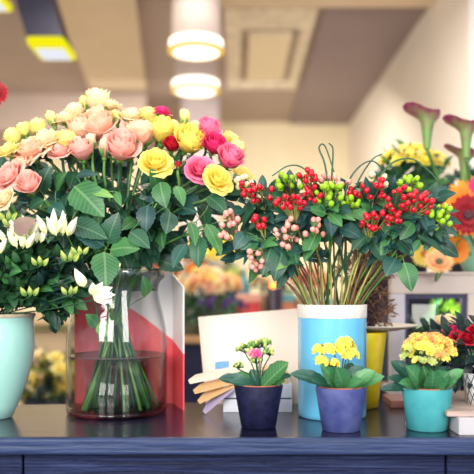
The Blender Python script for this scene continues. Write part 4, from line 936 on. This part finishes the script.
# ================================================================== the shop behind
tabm = simple('navy_table_paint', (34,38,74), (28,32,64), .6); tabw = simple('tan_table_edge', (206,160,110), (190,146,100), .6, 9, (1,10,10))
ZT = CZ-47*3.0/F
t = thing('display_table', 'navy painted display table with tan top edge across the shop', 'table', (.2,3.3,0))
mb = MB(); mb.box((-.42,3.0,ZT-.025),(1.02,3.6,ZT)); mb.build('tabletop', tabw, t, False)
mb = MB(); mb.box((-.40,3.03,0),(1.0,3.06,ZT-.025)); mb.build('front_panel', tabm, t, False)
for x in (-.38,.96):
    mb = MB(); mb.box((x,3.5,0),(x+.04,3.54,ZT-.025)); mb.build('leg', tabm, t, False)
gm = simple('grey_green_bucket', (92,104,84), None, .6); tb = simple('cream_bucket', (226,206,170), None, .6)
Xp = lambda px, Y: (px-237)*Y/F
BG = [  # name, label, px, Y, R3, nleaf, nflower, fr, mats, pot, ls
 ('moss_plant','dark green mossy plant low on the display table beside the red card',190,3.12,(.06,.05,.07),200,0,.02,[],(.05,.045,.05,gm),.03),
 ('flower_bouquet','bunch of peach and cream blooms on the display table',208,3.25,(.13,.08,.08),60,34,.040,[R['cream'],M['apricot_petal'],R['lemon'],R['peach']],(.06,.05,.13,gm),.05),
 ('flower_bouquet','low purple flower bunch in front of the peach blooms',222,3.08,(.10,.04,.035),60,16,.018,[petal_mat('violet_petal',(70,40,110),(120,80,160),.2)],(.05,.045,.09,gm),.035),
 ('flower_bouquet','tall bunch of golden yellow flowers behind the peach blooms',214,3.5,(.13,.07,.10),50,28,.040,[R['yellow'],M['kal_yellow'],R['lemon']],(.06,.05,.27,gm),.05),
 ('flower_bouquet','bunch of orange and red flowers behind the card top',178,3.5,(.12,.08,.12),50,26,.040,[M['orange_petal'],R['red'],M['apricot_petal']],(.06,.05,.18,gm),.05),
 ('flower_bouquet','bunch of lime green flowers standing beside the stacked bottles',234,3.42,(.04,.04,.05),30,8,.026,[M['kal_lime']],(.035,.03,.19,gm),.04),
 ('flower_bouquet','round cream flower ball seen above the middle of the cream card',262,3.3,(.045,.045,.045),20,14,.026,[R['cream'],R['peach']],(.035,.03,.17,tb),.03),
 ('flower_bouquet','bunch of pink roses behind the blue vase stems',304,3.35,(.10,.07,.08),40,18,.036,[R['pink'],M['apricot_petal'],R['cream']],(.06,.05,.15,tb),.05),
]
for k, (nm, lab, px, Y, R3, nl_, nf, fr_, ms, pot, ls) in enumerate(BG):
    plant(nm, lab, 'bouquet' if nf else 'plant', (Xp(px,Y),Y,ZT), R3, nl_, nf, fr_, ms or [R['cream']], [M['leaf_dull'], M['leaf_mid']], pot, None, ls, .0, seed=20+k)
def bottle(label, px, Y, w, h, col, z=ZT, cap=(220,210,190)):
    c = V(Xp(px,Y),Y,z); t = thing('bottle', label, 'bottle', c); mb = MB(); mb.lathe([(w*.9,0),(w,.004),(w,h*.68),(w*.85,h*.76),(w*.4,h*.82),(w*.4,h*.9)], c, 24); mb.build('bottle_body', glaze('bottle_glaze', col, tuple(int(x*.85) for x in col)), t)
    mb = MB(); mb.lathe([(w*.46,h*.88),(w*.46,h),(0,h)], c, 16); mb.build('cap', simple('cap', cap), t)
def pack(label, px, Y, w, h, col, col2, z=ZT):
    c = V(Xp(px,Y),Y,z); t = thing('gift_box', label, 'box', c); mb = MB(); mb.box((c.x-w/2,Y-.04,z),(c.x+w/2,Y+.04,z+h*.8)); bevel(mb.build('body', simple('box_card', col), t, False), .003)
    mb = MB(); mb.box((c.x-w/2-.003,Y-.043,z+h*.8),(c.x+w/2+.003,Y+.043,z+h)); bevel(mb.build('lid', simple('lid_card', col2), t, False), .003)
bottle('dark blue bottle standing beside the lime green flowers on display table', 231, 3.28, .030, .24, (44,60,110))
bottle('slimmer teal bottle right beside the dark blue one', 244, 3.38, .028, .30, (70,140,150))
pack('red gift box on the display table above the cream card', 248, 3.22, .10, .17, (226,70,70), (240,170,150))
pack('dark plum box next to the cream flower ball', 275, 3.25, .055, .20, (52,36,70), (60,44,80))
pack('peach and teal box behind the pale leaflet edge', 287, 3.3, .06, .17, (230,150,120), (110,180,180))
pack('dusty pink box standing behind the bare stems', 320, 3.2, .12, .15, (214,130,130), (150,190,190))
t = thing('candle_lamp', 'small glowing orange lamp between the boxes on the display table', 'lamp', (Xp(273,3.12),3.12,ZT))
c = V(Xp(273,3.12),3.12,ZT); mb = MB(); mb.lathe([(.025,0),(.028,.01),(.008,.02),(.008,.195)], c, 20); mb.build('stand', simple('dark_metal', (40,36,50)), t); mb = MB(); mb.ball(c+V(0,0,.205), .012, 12, 8); mb.build('bulb', emit('orange_bulb', (255,140,50), 6), t)

# tan crate with yellow flowers seen between the mint pot and the glass vase
t = thing('wooden_crate', 'tan wooden plant stand with olive slat seen beside the mint pot', 'plant stand', (Xp(40,3.0),3.1,0))
mb = MB(); mb.box((-1.6,3.30,0),(-.47,3.34,1.09)); mb.build('back_board', simple('tan_board', (222,192,150), (206,176,136), .7, 4), t, False)
mb = MB(); mb.box((-1.6,3.25,1.005),(-.47,3.299,1.035)); mb.build('slat', simple('olive_slat', (120,110,60), (100,92,50), .7, 12), t, False)
mb = MB(); mb.box((-1.6,2.80,.62),(-.47,3.299,.66)); mb.build('shelf_board', simple('dark_plank', (40,36,44), None, .7), t, False)
for x in (-1.58,-.51):
    mb = MB(); mb.box((x,2.82,0),(x+.04,2.86,.62)); mb.build('leg', bpy.data.materials['dark_plank'], t, False)
for k, (px, Y, mm, lab) in enumerate([(57,2.95,[R['yellow'],R['lemon']],'yellow flowers in a dark pot on the stand close to the glass vase'),(38,3.0,[R['lemon'],R['cream']],'pale lemon flowers in a dark pot on the stand close to the mint pot'),(78,3.0,[M['kal_yellow'],R['lemon']],'yellow flowers on the stand seen through the glass vase')]):
    plant('potted_flower', lab, 'potted plant', (Xp(px,Y),Y,.66), (.085,.07,.10), 150, 12, .038, mm, [leaf_mat('olive_leaf%d' % k, (90,100,30), (130,130,50), (170,170,90)), M['leaf_dull']], (.06,.05,.09,darkp), None, .05, -.5, seed=40+k)

# ================================================================== light and camera
def area(name, loc, rot, sx, sy, e, col):
    l = bpy.data.lights.new(name, 'AREA'); l.shape = 'RECTANGLE'; l.size = sx; l.size_y = sy; l.energy = e; l.color = col
    o = bpy.data.objects.new(name, l); COL.objects.link(o); o.location = loc; o.rotation_euler = [math.radians(a) for a in rot]; return o
area('window_and_fill_light', (-1.5,-.9,1.9), (72,0,-32), .7, 1.3, 50, (1,.97,.92))
area('window_and_fill_light', (-.55,-1.2,1.9), (72,0,-14), .7, 1.3, 48, (1,.97,.92))
area('window_and_fill_light', (1.3,-1.1,1.9), (72,0,30), .8, 1.3, 44, (1,.97,.94))  # added fill from the right, brightens the card's side panel; no window known here
area('shelf_fill', (.66,2.22,1.16), (0,0,0), .36, .08, 1.6, (1,.97,.9))  # added light under the top board to lift the dark shelf interior
area('overhead_fill', (.3,1.5,2.76), (0,0,0), 2.2, 1.4, 26, (1,.95,.86))  # added overhead to top-light the roses; the ceiling has no opening here
area('table_fill', (-.1,3.0,2.5), (8,0,0), 1.6, .5, 34, (1,.95,.85))  # unseen fill put over the display table to brighten its dull colours
area('back_wall_fill', (-.5,5.0,2.5), (24,0,0), 1.9, .8, 78, (1,.92,.78))  # no fitting modelled; added to push the back wall towards bright cream
area('side_fill', (-3.0,5.4,1.3), (90,0,-90), 2.4, 1.4, 9, (1,.96,.88))  # area light added for the back of the room; the left wall is solid
W = bpy.data.worlds.new('World'); S.world = W; W.use_nodes = True
bg = W.node_tree.nodes['Background']; bg.inputs[0].default_value = (.80,.86,1.0,1); bg.inputs[1].default_value = 1.0
cam = bpy.data.cameras.new('camera'); co = bpy.data.objects.new('camera', cam); COL.objects.link(co); S.camera = co
co.location = (0,0,CZ); co.rotation_euler = (math.radians(90),0,0)
cam.sensor_width = 36; cam.lens = 36*F/474; cam.shift_y = (HOR-237)/474; cam.clip_end = 60
cam.dof.use_dof = True; cam.dof.focus_distance = 1.60; cam.dof.aperture_fstop = 2.1
S.view_settings.view_transform = 'Standard'; S.view_settings.look = 'None'; S.view_settings.gamma = 1; S.view_settings.exposure = 0
S.cycles.use_denoising = True
S.cycles.max_bounces = 10; S.cycles.transmission_bounces = 10; S.cycles.transparent_max_bounces = 8; S.cycles.sample_clamp_indirect = 6
